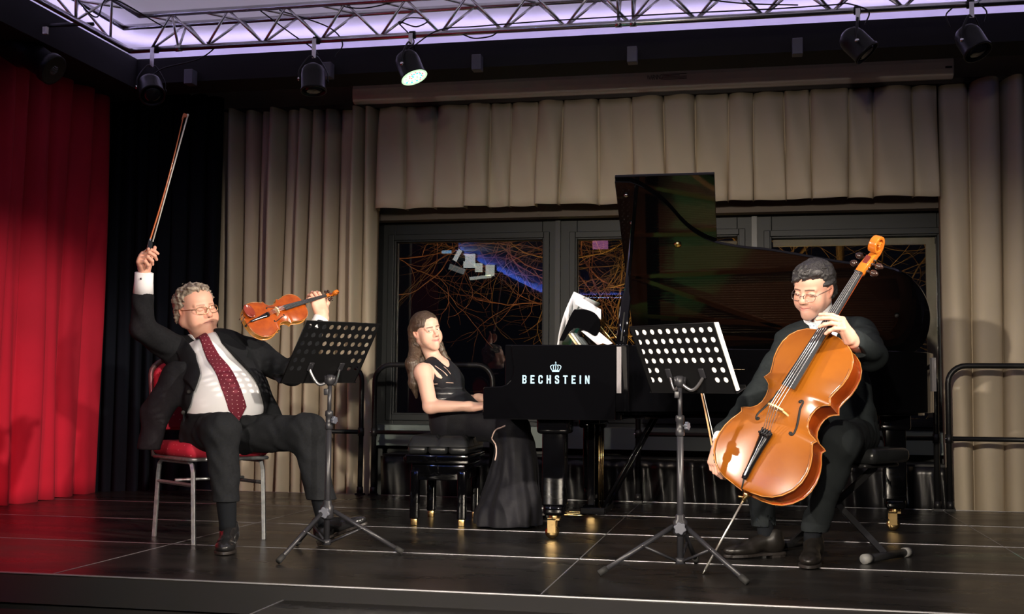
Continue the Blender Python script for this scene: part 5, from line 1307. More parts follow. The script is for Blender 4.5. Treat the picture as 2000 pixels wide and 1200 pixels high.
def face_paint(L, skin, lip=(0.50, 0.16, 0.13), brow=(0.10, 0.06, 0.04), browz=.0255, lash=True, blush=.35, beard=None, smile=0.0, browamt=.8, openeye=False, mw=1.0):
    """surface colours in head coordinates; mouth crease and nostril shade painted in"""
    x, y, z = L[:, 0], L[:, 1], L[:, 2]; ay = np.abs(y)
    col = np.tile(np.array(skin, F32), (len(L), 1))
    def mix(m_, c): nonlocal col; m_ = np.clip(m_, 0, 1)[:, None]; col = col * (1 - m_) + np.array(c, F32) * m_
    red = np.array(skin) * np.array([1.02, .66, .58])
    mix(blush * np.exp(-(((ay - .042) / .02) ** 2 + ((z + .03) / .02) ** 2)) * (x > .03), red); mix(blush * np.exp(-((y / .016) ** 2 + ((z + .027) / .013) ** 2)) * (x > .09), red)
    mix(.55 * np.exp(-(((x + .01) / .03) ** 2 + ((z + .0) / .035) ** 2)) * (ay > .072), red)
    if beard is not None: mix(beard[1] * np.exp(-((np.maximum(z + .055, 0) / .012) ** 2)) * (x > -.01) * (z > -.14) * (ay < .075), beard[0]); 
    bz = browz - .15 * np.maximum(ay - .03, 0) + .06 * (ay - .03)
    mix(browamt * np.exp(-(((z - bz) / .0036) ** 4)) * (ay > .010) * (ay < .049) * (x > .05), brow)
    lz = -.0615 + smile * np.minimum(ay / (.025 * mw), 1) ** 2
    lipm = np.exp(-(((z - (lz - .0005)) / .0085) ** 4)) * (ay < .0255 * mw) * (x > .078) * np.clip(1.15 - (ay / (.0255 * mw)) ** 2 * 0.9, 0, 1)
    mix(lipm * .85, lip); mix(np.exp(-(((z - lz) / .0014) ** 2)) * (ay < .029 * mw) * (x > .072), np.array(lip) * .35)  # lip colour, then the shade of the mouth crease painted as a dark line
    ez = .0005 if not openeye else .0075
    cv = ez + (-.0035 if not openeye else .0) * (1 - ((ay - .0325) / .015) ** 2) - (0 if not openeye else .0035) * ((ay - .0325) / .013) ** 2
    mix(.85 * np.exp(-(((z - cv) / .0012) ** 2)) * (np.abs(ay - .0325) < .0150) * (x > .07), (0.05, 0.025, 0.02))
    mix(.7 * ((np.abs(ay - .0065) < .0032) & (np.abs(z + .037) < .0028) & (x > .085)), (0.10, 0.03, 0.02))  # nostril shade painted as dark spots
    return col
def hand_shape(W, fx, fz, side, curl, thumb, s=1.0, spread=0.05):
    """W wrist, fx finger direction, fz back of the hand; side +1 right, -1 left. curl: four (base, mid, tip) in degrees. thumb: 3 local points"""
    fx = Vector(fx).normalized(); fz = Vector(fz); fz = (fz - fx * fz.dot(fx)).normalized(); fy = fz.cross(fx) * side; W = Vector(W)
    P = lambda x, y, z: W + (fx * x + fy * y + fz * z) * s
    fs = [cone(P(-.02, 0, 0), P(.02, 0, 0), .026 * s, .027 * s)]
    for y0, y1 in ((-.030, -.030), (-.010, -.010), (.010, .011), (.028, .031)): fs.append(cone(P(.012, y0 * .7, -.002), P(.086 - abs(y1) * .25, y1, 0), .0155 * s, .0125 * s))
    fs.append(cone(P(.015, .018, -.010), P(.055, .028, -.012), .019 * s, .014 * s)); fs.append(cone(P(.012, -.022, -.010), P(.060, -.026, -.008), .016 * s, .013 * s))
    palm = U(.016 * s, *fs)
    fing = []
    for (y, L3, cu) in zip((.031, .010, -.012, -.031), ((.043, .026, .021), (.048, .030, .022), (.044, .028, .021), (.034, .021, .019)), curl):
        a = 0; p_ = (.086 - abs(y) * .25, y, 0.0); pr = P(*p_); sp = y * spread / .03
        r = [.0098, .0088, .0080, .0068]
        ch = []
        for k_ in range(3):
            a += math.radians(cu[k_]); q = (p_[0] + L3[k_] * math.cos(a) * math.cos(sp), p_[1] + L3[k_] * math.sin(sp), p_[2] - L3[k_] * math.sin(a))
            ch.append(cone(P(*p_), P(*q), r[k_] * s, r[k_ + 1] * s)); p_ = q
        fing.append(U(.004 * s, *ch))
    t = [P(*q) for q in thumb]
    th_ = U(.008 * s, cone(P(.018, .022, -.008), t[0], .017 * s, .0125 * s), cone(t[0], t[1], .0118 * s, .0105 * s), cone(t[1], t[2], .0102 * s, .0085 * s))
    return U(.0055 * s, U(.012 * s, palm, th_), *fing)
def nail_paint(L, col): return col
def shoe(name, heel, toe, parent, up=(0, 0, 1), w=0.05, mt=None, laces=True):
    h_ = Vector(heel); t_ = Vector(toe); x = (t_ - h_).normalized(); u_ = Vector(up); u_ = (u_ - x * u_.dot(x)).normalized(); y = u_.cross(x); L = (t_ - h_).length; M4 = frame(h_, x, y, u_)
    P = lambda a, b_, c: M4 @ Vector((a, b_, c))
    ax3 = np.array([x, y, u_])
    up_ = U(.03, ell(P(L * .16, 0, .045), (.055, .036, .042), ax3), ell(P(L * .72, 0, .030), (L * .28, w * .93, .030), ax3), cone(P(L * .22, 0, .075), P(L * .55, 0, .045), .036, .034), cone(P(L * .15, 0, .06), P(L * .14, 0, .10), .038, .038))
    sole_p = [(0.0, -.028), (-.006, 0), (0.0, .028), (.05, .034), (L * .4, .031), (L * .68, w * .98), (L * .88, w * .8), (L * .97, w * .4), (L, 0), (L * .97, -w * .4), (L * .88, -w * .8), (L * .68, -w * .98), (L * .4, -.031), (.05, -.034)]
    sole_p = [(p_.x, p_.y) for p_ in bez([(a, c, 0) for a, c in sole_p + [sole_p[0]]], 3)][:-1]
    up_ = I_(up_, xf(lambda Q: -(Q[:, 2] - .012), M4)) ; ank = ell(P(L * .13, 0, .125), (.050, .030, .028), ax3)
    up_ = S_(up_, ank, .004)
    lo = [min(h_[i], t_[i]) - .1 for i in range(3)]; hi = [max(h_[i], t_[i]) + .16 for i in range(3)]
    M_SH = mt or mat('black_shoe_leather', (0.012, 0.012, 0.013), 0.22, coat=.4)
    o = sdf_obj(name, up_, .0035, lo, hi, M_SH, parent)
    MB().prism(sole_p, 0.0, 0.013, M4).build('sole', mat('shoe_sole', (0.015, 0.012, 0.011), 0.5), o, bevel=0.002)
    MB().prism([(x_, y_ * .97) for x_, y_ in [(-.004, -.02), (-.007, 0), (-.004, .02), (.03, .033), (.07, .032), (.07, -.032), (.03, -.033)]], -0.012, 0.0, M4).build('heel', mat('shoe_sole'), o, bevel=0.002)
    if laces:
        for k_ in range(4):
            xx = L * (.30 + .065 * k_); zz = .100 - .0115 * k_ + .001
            MB().tube(bez([P(xx, -.020, zz - .010), P(xx + .004, 0, zz + .004), P(xx, .020, zz - .010)], 4), 0.0022, 6).build('lace', mat('lace', (0.03, 0.03, 0.03), 0.6), o)
    return o
def lens_mat():
    if 'spectacle_lens' in MATS: return MATS['spectacle_lens']
    mt = bpy.data.materials.new('spectacle_lens'); mt.use_nodes = True; nt = mt.node_tree; nt.nodes.clear()
    o = nt.nodes.new('ShaderNodeOutputMaterial'); mx = nt.nodes.new('ShaderNodeMixShader'); t = nt.nodes.new('ShaderNodeBsdfTransparent'); g = nt.nodes.new('ShaderNodeBsdfGlossy')
    g.inputs['Roughness'].default_value = 0.02; mx.inputs[0].default_value = 0.06
    nt.links.new(t.outputs[0], mx.inputs[1]); nt.links.new(g.outputs[0], mx.inputs[2]); nt.links.new(mx.outputs[0], o.inputs[0]); MATS['spectacle_lens'] = mt; return mt
def glasses(parent, HM, s=1.0, round_=1.0, rimless=False, col=None, low=0.0, wide=.033, thick=1.0, w=.0245):
    """wire spectacles in head coordinates"""
    M_G = col or mat('gold_wire', (0.65, 0.48, 0.28), 0.25, 0.9)
    P = lambda x, y, z: HM @ (Vector((x, y, z)) * s)
    g = MB(); lens = MB(); h = .0165 * round_
    for sd in (1, -1):
        pts = []
        for i in range(28):
            t = 2 * PI * i / 28; ex = .75; cx, cz = math.copysign(abs(math.cos(t)) ** ex, math.cos(t)), math.copysign(abs(math.sin(t)) ** ex, math.sin(t))
            yy = sd * (wide + w * cx); pts.append(P(.106 - 4.5 * (wide + w * cx) ** 2 * 1.0 + .001 + low * .1, yy, .001 - low + h * cz - .002))
        g.tube(pts, .0010 * s * thick, 6, closed=True)
        lens.add(pts, [tuple(range(28))], True)
        g.tube(bez([P(.106 - 4.5 * (wide + w) ** 2, sd * (wide + w), .006 - low), P(.066, sd * (.068), .008 - low * .7), P(.01, sd * .080, .008), P(-.015, sd * .0815, .010)], 4), .0011 * s * thick, 6)
        g.tube(bez([P(.107, sd * .011, .0 - low), P(.101, sd * .009, -.010 - low)], 2), .0007 * s, 5)
    g.tube(bez([P(.1045, .0095, .003 - low), P(.1075, 0, .0065 - low), P(.1045, -.0095, .003 - low)], 4), .0011 * s * thick, 6)
    o = g.build('glasses', M_G, parent)
    lens.build('lens', lens_mat(), o)
    return o
M_SKIN = mat('skin', (0.8, 0.5, 0.4), 0.48, attr=True, spec=0.45, bump=(260, 0.06))
M_SKIN.node_tree.nodes['Principled BSDF'].inputs['Subsurface Weight'].default_value = 0.08
M_SKIN.node_tree.nodes['Principled BSDF'].inputs['Subsurface Radius'].default_value = (0.012, 0.004, 0.002)
def hair_mat(name, c1, c2, sc=(60, 60, 8)): return mat(name, c1, 0.42, noise=(7, c2, 0.35), stretch=sc, bump=(6, 0.9), spec=.5)
def cam_up(lean): return CAM_U + CAM_R * lean
# ================================================================ VIOLINIST
def local_of(HM, s=1.0):
    Mi = np.array(HM.inverted(), F32); return lambda V: (V @ Mi[:3, :3].T + Mi[:3, 3]) / s
def V3(*a): return Vector(a)
M_SUIT = mat('charcoal_suit', (0.0075, 0.0082, 0.010), 0.85, noise=(90, (0.0125, 0.0135, 0.0155), 0.6), bump=(350, 0.25), spec=0.12)
M_SUIT2 = mat('charcoal_trousers', (0.0085, 0.0092, 0.011), 0.85, noise=(90, (0.0135, 0.0145, 0.0165), 0.6), bump=(350, 0.25), spec=0.12)
M_SHIRT = mat('white_shirt', (0.80, 0.80, 0.83), 0.75, bump=(300, 0.08))
M_SOCK = mat('black_sock', (0.007, 0.008, 0.010), 0.9, spec=0.1)
PV = thing('person', 'person seated with raised bow arm, open dark suit, white shirt and dotted wine red tie', 'person')
pel, bel, che, nek = V3(-1.86, 1.17, .56), V3(-1.80, 1.13, .70), V3(-1.915, 1.28, .88), V3(-2.00, 1.36, 1.00)
shR, elR, wrR = V3(-2.125, 1.26, .935), V3(-2.218, 1.03, 1.055), V3(-2.192, .990, 1.300)
shL, elL, wrL = V3(-1.765, 1.44, .925), V3(-1.545, 1.36, .835), V3(-1.525, 1.475, 1.075)
hR, kR, aR = V3(-1.93, 1.12, .53), V3(-1.695, .87, .555), V3(-1.655, .875, .12)
hL, kL, aL = V3(-1.80, 1.22, .53), V3(-1.36, 1.12, .545), V3(-1.262, 1.115, .125)
FV = Vector((.62, -.79, 0)); FVp = (0.62, -0.79, 0)
HM0 = head_frame((-2.058, 1.30, 1.166), (.84, -.53, -.02), cam_up(-.20)); HSV = 1.06; HMV = HM0 @ Matrix.Scale(HSV, 4)
P = lambda x, y, z: tuple(HMV @ Vector((x, y, z)))
headV = xf(head_shape(jaw=1.18, cheek=.009, fat=.013, nose=1.12, lids=.0120, smile=-.003, mw=1.12), HMV, HSV)
neckV = U(.03, ell(P(.035, 0, -.108), (.050, .056, .026)), cone(P(-.025, 0, -.05), tuple(nek), .062, .068), cone(P(.03, 0, -.085), tuple(nek + FV * .03), .045, .055))
# right hand: fist round the bow frog, index finger up along the stick
hw = V3(-2.196, 1.000, 1.340); bdir = (V3(-2.040, 1.06, 2.140) - V3(-2.163, .945, 1.415)).normalized()
handVR = hand_shape(hw, -CAM_F * .66 + CAM_U * .75, -CAM_R * .96 + CAM_F * .1, 1, [(50, 62, 30), (62, 72, 36), (70, 76, 40), (76, 80, 42)], [(.040, .046, -.020), (.046, .082, -.026), (.050, .116, -.024)], 1.06)
# left hand: holds the violin neck, fingers towards the viewer's left
hl = V3(-1.515, 1.49, 1.115)
handVL = hand_shape(hl, (.10, -.10, 1), (.75, -.60, .1), -1, [(35, 55, 25), (40, 55, 25), (42, 55, 25), (45, 55, 30)], [(.045, .042, -.02), (.070, .050, -.036), (.092, .046, -.045)], 1.0)
hl = V3(-1.500, 1.475, 1.135)
vx = Vector((0.5891, -0.0518, -0.8064)); vy = Vector((0.5327, 0.7753, 0.3394)); vz = Vector((0.6076, -0.6295, 0.4843))
neckpt = VMx @ Vector((0, .43, .012))
hl = neckpt + vx * .075 - vz * .055 + vy * .018
handVL = hand_shape(hl, (-vx * .92 + vz * .38), (vy * -.10 + vz * .60 + vx * .45), -1, [(28, 42, 20), (30, 45, 22), (32, 48, 24), (36, 50, 26)], [(.030, .040, -.020), (.052, .060, -.018), (.078, .070, -.010)], .98)
skinV = (0.74, 0.40, 0.295)
torsoV = U(.06, econe(tuple(pel), tuple(bel), .155, .17, FVp, .85), ball(tuple(bel + FV * .02), .150), econe(tuple(bel), tuple(che), .165, .165, FVp, .75), cone(tuple(shR + V3(.05, .02, .0)), tuple(shL - V3(.05, .02, .0)), .062, .062))
bodyV = U(.02, headV, neckV, off(torsoV, -.012), cone(shR, elR, .046, .040), cone(elR, wrR, .038, .026), cone(shL, elL, .046, .040), cone(elL, hl, .038, .026),
          cone(wrR, hw, .027, .027), cone(hR, kR, .075, .055), cone(kR, aR, .05, .035), cone(hL, kL, .075, .055), cone(kL, aL, .05, .035))
bodyV = U(.006, bodyV, handVR, handVL)
lv = local_of(HMV)
def colV(V):
    L = lv(V); c = face_paint(L, skinV, lip=(.60, .27, .22), brow=(.28, .16, .11), browamt=.7, blush=.6, smile=-.003, mw=1.12)
    hd = ((V - np.array(hw)) ** 2).sum(1) < .14 ** 2; c[hd] = c[hd] * np.array([.98, .92, .9]); return c
bV = sdf_obj('body', bodyV, .0034, (-2.36, .70, .02), (-1.1, 1.62, 1.56), M_SKIN, PV, colV, refine=[(P(.06, 0, -.02), .088)])
# hair: short grey curls
hb = U(.02, ell((-.032, 0, .045), (.102, .090, .086)), ell((-.058, 0, -.02), (.058, .083, .062)), ell((.02, 0, .098), (.055, .062, .028)))
hb = wrinkle(wrinkle(hb, .0042, 150, 3), .005, 85, 7)
hb = S_(hb, U(.01, ell((.108, 0, -.012), (.085, .100, .082)), ell((.03, .078, -.030), (.055, .03, .06)), ell((.03, -.078, -.030), (.055, .03, .06)), ell((-.008, .085, -.02), (.022, .02, .033)), ell((-.008, -.085, -.02), (.022, .02, .033))), .008)
sdf_obj('hair', xf(hb, HMV, HSV), .0034, [HMV.translation[i] - .17 for i in range(3)], [HMV.translation[i] + .17 for i in range(3)], hair_mat('grey_curls', (0.13, 0.10, 0.075), (0.42, 0.36, 0.29), (7, 7, 7)), PV)
glasses(PV, HM0, HSV, 1.12, thick=1.6, w=.0265)
# shirt
shirtV = U(.03, off(torsoV, .0), econe(tuple(che), tuple(nek), .10, .070, FVp, .9))
shirtV = wrinkle(shirtV, .0035, 26, 5)
sh_ = U(.012, shirtV, cone(tuple(elR + (wrR - elR) * .62), tuple(wrR + V3(.002, 0, .0)), .038, .040))
colr = S_(I_(cone(tuple(nek - V3(0, 0, .02)), P(-.01, 0, -.075), .076, .069), polyprism(nek, FV, [(-.2, -.06), (.2, -.06), (.2, .045), (.03, .03), (0, -.015), (-.03, .03), (-.2, .045)], -.3, .3)), off(neckV, .004))
sh_ = S_(U(.006, sh_, colr), off(neckV, .002), .003)
sdf_obj('shirt', sh_, .0042, (-2.32, .78, .42), (-1.45, 1.62, 1.40), M_SHIRT, PV)
# cuff of the raised arm and of the left arm
cf = MB(); t = (wrR - elR).normalized()
cf.tube([wrR - t * .075, wrR - t * .02, wrR + t * .03, wrR + t * .032, wrR + t * .02], [.050, .046, .045, .040, .038], 22).build('cuff', M_SHIRT, PV)
MB().lathe([(.006, 0), (.005, .003)], wrR + V3(.01, -.045, -.005), (.1, -1, 0), 10).build('cuff_link', M_CHROME, PV)
t2 = (hl - elL).normalized()
MB().tube([hl - t2 * .085, hl - t2 * .04, hl - t2 * .018], [.043, .041, .040], 22).build('cuff', M_SHIRT, PV)
# jacket with an open front, its right side hanging beside the chair
ov = V3(-1.80, 1.08, .8)
jopen = [(-0.160, 0.32), (-0.150, 0.225), (-0.120, 0.13), (-0.124, 0.03), (-0.152, -0.083), (-0.19, -0.30), (0.235, -0.30), (0.200, -0.12), (0.150, 0.0), (0.082, 0.10), (0.020, 0.19), (-0.010, 0.30)]
jt = U(.05, off(torsoV, .022), cone(tuple(shR), tuple(shL), .078, .078), econe(tuple(che), tuple(nek), .12, .086, FVp, .9))
flapR = U(.03, econe((-2.06, 1.10, .80), (-2.13, 1.03, .62), .095, .085, (-.35, -.93, 0), .6), econe((-2.13, 1.03, .62), (-2.13, .98, .47), .085, .075, (-.35, -.93, 0), .5))
flapL = econe((-1.72, 1.25, .75), (-1.60, 1.24, .60), .08, .05, (.35, -.93, 0), .6)
arms = U(.03, cone(shR, elR, .084, .056), cone(elR, tuple(elR + (wrR - elR) * .60), .056, .052), cone(shL, elL, .078, .060), cone(elL, tuple(hl - t2 * .06), .058, .048))
jk = U(.035, jt, flapR, flapL, arms)
jk = wrinkle(wrinkle(jk, .0045, 22, 11), .0030, 50, 12, [(1, .3, 1), (.2, .4, 1), (1, -.5, .6)])
vcut = lambda Q: -.10 - .9 * np.maximum(Q[:, 2] - .78, 0) - (Q - _np(ov)) @ _np(FV)
jk = S_(jk, I_(polyprism(ov, FV, jopen, -.6, .5), vcut), .008)
jk = S_(jk, off(U(.03, cone(hR, kR, .086, .078), cone(hL, kL, .086, .078)), .0), .003)
jk = S_(jk, U(.01, off(neckV, .014), cone(tuple(nek + V3(0, 0, .02)), tuple(nek + V3(0, 0, .15)), .082, .09)), .006)
jk = I_(jk, lambda Q: -(Q[:, 2] - .455), .01)
sdf_obj('jacket', jk, .0048, (-2.36, .84, .42), (-1.40, 1.66, 1.30), M_SUIT, PV)
# lapels
jl = U(.05, off(torsoV, .035), cone(tuple(shR), tuple(shL), .088, .088), econe(tuple(che), tuple(nek), .132, .098, FVp, .9))
jl = S_(jl, off(shirtV, .012), .003)
lapR = [(-.150, .24), (-.215, .19), (-.235, .10), (-.190, .085), (-.200, .06), (-.150, -.06), (-.118, .03), (-.112, .13)]
lapL = [(-.005, .25), (.055, .235), (.150, .15), (.125, .115), (.160, .10), (.158, -.02), (.082, .10), (.020, .19)]
lp = S_(U(.002, I_(jl, I_(polyprism(ov, FV, lapR, -.5, .4), vcut), .003), I_(jl, I_(polyprism(ov, FV, lapL, -.5, .4), vcut), .003)), off(neckV, .012))
sdf_obj('lapels', lp, .004, (-2.2, .9, .6), (-1.5, 1.5, 1.12), mat('suit_lapel', (0.0125, 0.0135, 0.0155), 0.8, bump=(350, .25), spec=0.12), PV)
for (x, y) in ((-.172, -.06), (-.196, -.16)):
    q = ov + Vector((.79, .62, 0)).normalized() * x + Vector((0, 0, y)) + FV * .05
    MB().lathe([(.010, 0), (.010, .004), (.004, .005)], q, FV, 12).build('button', M_RUBBER, PV)
# tie follows the belly
tiep = [(-0.094, 0.262), (-0.046, 0.264), (-0.036, 0.222), (-0.006, 0.135), (0.044, 0.010), (0.094, -0.13), (0.060, -0.205), (0.004, -0.148), (-0.034, -0.035), (-0.060, 0.081), (-0.078, 0.215)]
tie = I_(S_(U(.03, off(shirtV, .0095), I_(cone(tuple(nek + FV * .072 + V3(0, 0, .005)), tuple(nek + FV * .08 + V3(.0, 0, -.03)), .022, .016), ball(tuple(nek + FV * .08), .06))), off(shirtV, .0025), .001), I_(polyprism(ov, FV, tiep, -.5, .4), vcut), .005)
sdf_obj('necktie', tie, .0034, (-2.1, .85, .52), (-1.62, 1.45, 1.10), dots_mat('wine_dotted_silk', (0.13, 0.008, 0.022), (0.72, 0.45, 0.45), 50, 0.095, True), PV)
for sd, o_ in ((-1, V3(-.030, -.015, .0)), (1, V3(.030, .015, 0))):
    MB().prism([(0, .020), (sd * .020, .034), (sd * .056, .026), (sd * .046, -.028)], -.003, .003, frame(nek + FV * .084 + V3(0.012, 0, .018) , Vector((.79, .62, 0)), Vector((-.15, .2, .97)).normalized(), Vector((.6, -.76, .25)).normalized())).build('collar_point', M_SHIRT, PV, bevel=.0015)
# trousers
tr = U(.05, econe(tuple(pel + V3(-.02, 0, .04)), tuple(pel + V3(.05, .03, -.03)), .150, .125, FVp, .9), cone(hR, kR, .100, .083), cone(kR, tuple(kR + (aR - kR) * .80), .080, .062), cone(hL, kL, .100, .085), cone(kL, tuple(kL + (aL - kL) * .80), .080, .066))
tr = U(.01, tr, I_(off(torsoV, .009), lambda Q: Q[:, 2] - .632, .01))
tr = wrinkle(wrinkle(tr, .0035, 26, 21), .0028, 60, 22, [(1, .5, 1), (.6, 1, -1), (1, -1, .4)])
tr = I_(tr, U(.01, lambda Q: -(Q[:, 2] - .225), ball((9, 9, 9), .1)), .004) if True else tr
tr = S_(tr, U(.004, cone(tuple(kR + (aR - kR) * .6), tuple(aR), .050, .050), cone(tuple(kL + (aL - kL) * .6), tuple(aL), .052, .052)), .002)
sdf_obj('trousers', tr, .0052, (-2.12, .72, .18), (-1.12, 1.42, .80), M_SUIT2, PV)
for nm, k_, a_, f_ in (('sock', kR, aR, 1), ('sock', kL, aL, 1)):
    MB().tube([k_ + (a_ - k_) * .5, k_ + (a_ - k_) * .8, a_, a_ - V3(0, 0, .03)], [.049, .046, .040, .040], 16).build('sock', M_SOCK, PV)
shoe('shoe', (-1.672, .945, .012), (-1.575, .665, .004), PV)
shoe('shoe', (-1.295, 1.135, .014), (-1.035, 1.085, .115), PV, up=(-.3, 0, 1))

# ================================================================ CELLIST
PC = thing('person', 'person in dark suit with light tie playing the cello, head bowed, dark hair', 'person')
pel, che, nek = V3(1.20, 1.48, .56), V3(1.13, 1.47, .86), V3(1.090, 1.42, 1.065)
shL, elL, wrL = V3(1.270, 1.37, 1.030), V3(1.290, 1.06, .925), V3(1.20, .84, .98)
shR, elR, wrR = V3(.950, 1.45, 1.0), V3(.795, 1.24, .745), V3(.632, 1.045, .555)
hL, kL, aL = V3(1.26, 1.42, .56), V3(1.155, 1.06, .545), V3(1.030, 1.155, .12)
hR, kR, aR = V3(1.12, 1.48, .56), V3(.76, 1.28, .52), V3(.830, 1.30, .11)
FC = Vector((-.38, -.92, 0)).normalized(); FCp = tuple(FC)
HMC = head_frame((1.056, 1.33, 1.243), (-.52, -.80, -.33), cam_up(.10)); HSC = 1.05
HMCs = HMC @ Matrix.Scale(HSC, 4)
P = lambda x, y, z: tuple(HMCs @ Vector((x, y, z)))
headC = xf(head_shape(jaw=1.02, cheek=.0, fat=.001, nose=1.1, lids=.0125, smile=.002), HMCs, HSC)
neckC = cone(P(-.03, 0, -.055), tuple(nek), .054, .058)
# left hand on the finger board, fingers pointing to the viewer's left
fbq = CMx @ Vector((0, .80, .07))
cy_ = Vector((0.4778, 0.1559, 0.8645)); cx_ = Vector((0.8051, -0.4713, -0.36)); cz_ = Vector((-0.3513, -0.8681, 0.3508))
hl = V3(1.178, .76, .986)
handCL = hand_shape(hl, CAM_R * -.52 + CAM_U * .74 - CAM_F * .42, CAM_R * .70 + CAM_U * .50 - CAM_F * .50, -1, [(42, 18, 10), (46, 22, 12), (52, 26, 16), (60, 30, 18)], [(.03, .034, -.028), (.055, .030, -.055), (.080, .015, -.070)], 1.06, .10)
hr = V3(.622, 1.02, .520)
handCR = hand_shape(hr, (-.25, -.25, -.95), (-.75, -.60, .25), 1, [(25, 40, 20), (30, 45, 20), (35, 45, 20), (35, 45, 25)], [(.03, .035, -.025), (.055, .030, -.035), (.078, .018, -.038)], .98)
skinC = (0.68, 0.375, 0.28)
torsoC = U(.06, econe(tuple(pel), tuple(che), .130, .150, FCp, .72), cone(tuple(shR + V3(.06, 0, 0)), tuple(shL - V3(.06, 0, 0)), .065, .065))
bodyC = U(.02, headC, neckC, off(torsoC, -.01), cone(shR, elR, .046, .040), cone(elR, wrR, .038, .026), cone(shL, elL, .046, .040), cone(elL, hl, .038, .027), cone(wrR, hr, .026, .026),
          cone(hR, kR, .07, .052), cone(kR, aR, .05, .035), cone(hL, kL, .07, .052), cone(kL, aL, .05, .035))
bodyC = U(.006, bodyC, handCL, handCR)
lc = local_of(HMCs)
def colC(V):
    return face_paint(lc(V), skinC, lip=(.55, .20, .17), brow=(.07, .04, .03), browz=.024, blush=.35, beard=((.36, .22, .19), .42), smile=.004, browamt=.9)
sdf_obj('body', bodyC, .0034, (.52, .55, .02), (1.46, 1.66, 1.42), M_SKIN, PC, colC, refine=[(P(.06, 0, -.02), .09)])
hb = U(.02, ell((-.022, 0, .048), (.104, .086, .090)), ell((-.055, 0, -.01), (.058, .080, .058)), ell((.045, .01, .098), (.055, .062, .034)), cone((.06, .02, .100), (.088, -.03, .072), .022, .012), cone((.05, -.04, .09), (.082, -.05, .058), .020, .009))
hb = wrinkle(wrinkle(hb, .0036, 75, 3, [(1, .9, .2), (.9, 1, .5), (.3, 1, -.4)]), .0022, 190, 9, [(1, .8, .2), (.7, 1, .3), (.2, 1, -.3)])
hb = S_(hb, U(.008, ell((.118, 0, -.012), (.080, .105, .072)), ell((.035, .080, -.035), (.052, .028, .062)), ell((.035, -.080, -.035), (.052, .028, .062)), ell((-.010, .085, -.02), (.020, .018, .036)), ell((-.010, -.085, -.02), (.020, .018, .036)), ball((.060, .060, .038), .022)), .006)
sdf_obj('hair', xf(hb, HMCs, HSC), .0034, [HMC.translation[i] - .19 for i in range(3)], [HMC.translation[i] + .19 for i in range(3)], hair_mat('dark_hair', (0.010, 0.0095, 0.010), (0.055, 0.052, 0.055), (40, 40, 12)), PC)
glasses(PC, HMC, HSC, 1.0, col=mat('steel_wire', (0.32, 0.30, 0.30), 0.25, 0.9), low=.006, thick=1.3)
OC = V3(1.02, 1.25, .95); FCo = Vector((-.45, -.89, 0))
shirtC = U(.03, off(torsoC, .004), econe(tuple(che), tuple(nek), .10, .066, FCp, .9))
colr = S_(U(.01, cone(tuple(nek - V3(0, 0, .03)), P(-.03, 0, -.066), .073, .064)), U(.004, off(neckC, .004), polyprism(nek, FCo, [(0, -.04), (.012, .09), (-.012, .09)], .0, .3)), .002)
sdf_obj('shirt', S_(U(.006, I_(shirtC, lambda Q: -(Q[:, 2] - .7)), colr), off(neckC, .003), .003), .004, (.8, 1.15, .66), (1.42, 1.62, 1.2), M_SHIRT, PC)
for sd in (-1, 1):
    q0 = nek + FCo * .062 + V3(0, 0, .012); Lc = Vector((.89, -.45, 0))
    MB().prism([(sd * -.006, .014), (sd * .022, .040), (sd * .058, .034), (sd * .040, -.040)], -.002, .002, frame(q0, Lc, (0, 0, 1), FCo)).build('collar_point', M_SHIRT, PC, bevel=.001)
tie = MB(); Lc = Vector((.89, -.45, 0)); q0 = nek + FCo * .078
tie.prism([(-.020, .028), (.020, .028), (.016, -.012), (.030, -.11), (-.030, -.11), (-.016, -.022)], -.006, .008, frame(q0, Lc, (0, 0, 1), FCo)).build('necktie', dots_mat('pale_blue_dotted_silk', (0.50, 0.60, 0.68), (0.08, 0.10, 0.16), 55, 0.12, True), PC, bevel=.006)
t2 = (hl - elL).normalized()
MB().tube([hl - t2 * .12, hl - t2 * .05, hl - t2 * .028, hl - t2 * .03], [.0375, .036, .035, .027], 22).build('cuff', M_SHIRT, PC)
MB().tube([wrR + (elR - wrR) * .15, wrR, hr + (wrR - hr) * .5], [.038, .036, .035], 18).build('cuff', M_SHIRT, PC)
jt = U(.05, off(torsoC, .020), cone(tuple(shR), tuple(shL), .076, .076), econe(tuple(che), tuple(nek - V3(0, 0, .01)), .12, .080, FCp, .9))
skirt = U(.03, econe((1.24, 1.40, .80), (1.27, 1.36, .57), .070, .058, (-.9, -.4, 0), 1.0), econe((1.15, 1.36, .78), (1.20, 1.30, .62), .08, .06, (-.9, -.4, 0), 1.0))
arms = U(.03, cone(shR, elR, .070, .057), cone(elR, tuple(wrR + (elR - wrR) * .1), .056, .045), cone(shL, elL, .078, .066), cone(elL, tuple(hl - t2 * .060), .064, .050))
jk = U(.03, jt, skirt, arms); jk = wrinkle(wrinkle(jk, .0045, 24, 31), .0032, 50, 32, [(1, .3, 1), (.2, .4, 1), (1, -.5, .6)])
copen = [(-.030, .24), (-.034, .12), (.010, -.02), (.035, -.04), (.075, .02), (.108, .10), (.120, .24)]
jk = S_(jk, polyprism(OC, FCo, copen, -.16, .4), .006)
jk = S_(jk, U(.01, off(neckC, .013), cone(tuple(nek + V3(0, 0, .0)), tuple(nek + V3(0, 0, .15)), .076, .09)), .006)
cel = xf(lambda Q: np.maximum(np.maximum(np.abs(Q[:, 0]) - .16, np.abs(Q[:, 1] - .38) - .38), np.maximum(Q[:, 2] - .04, -Q[:, 2] - .13)), CMx)
jk = S_(jk, cel, .003)
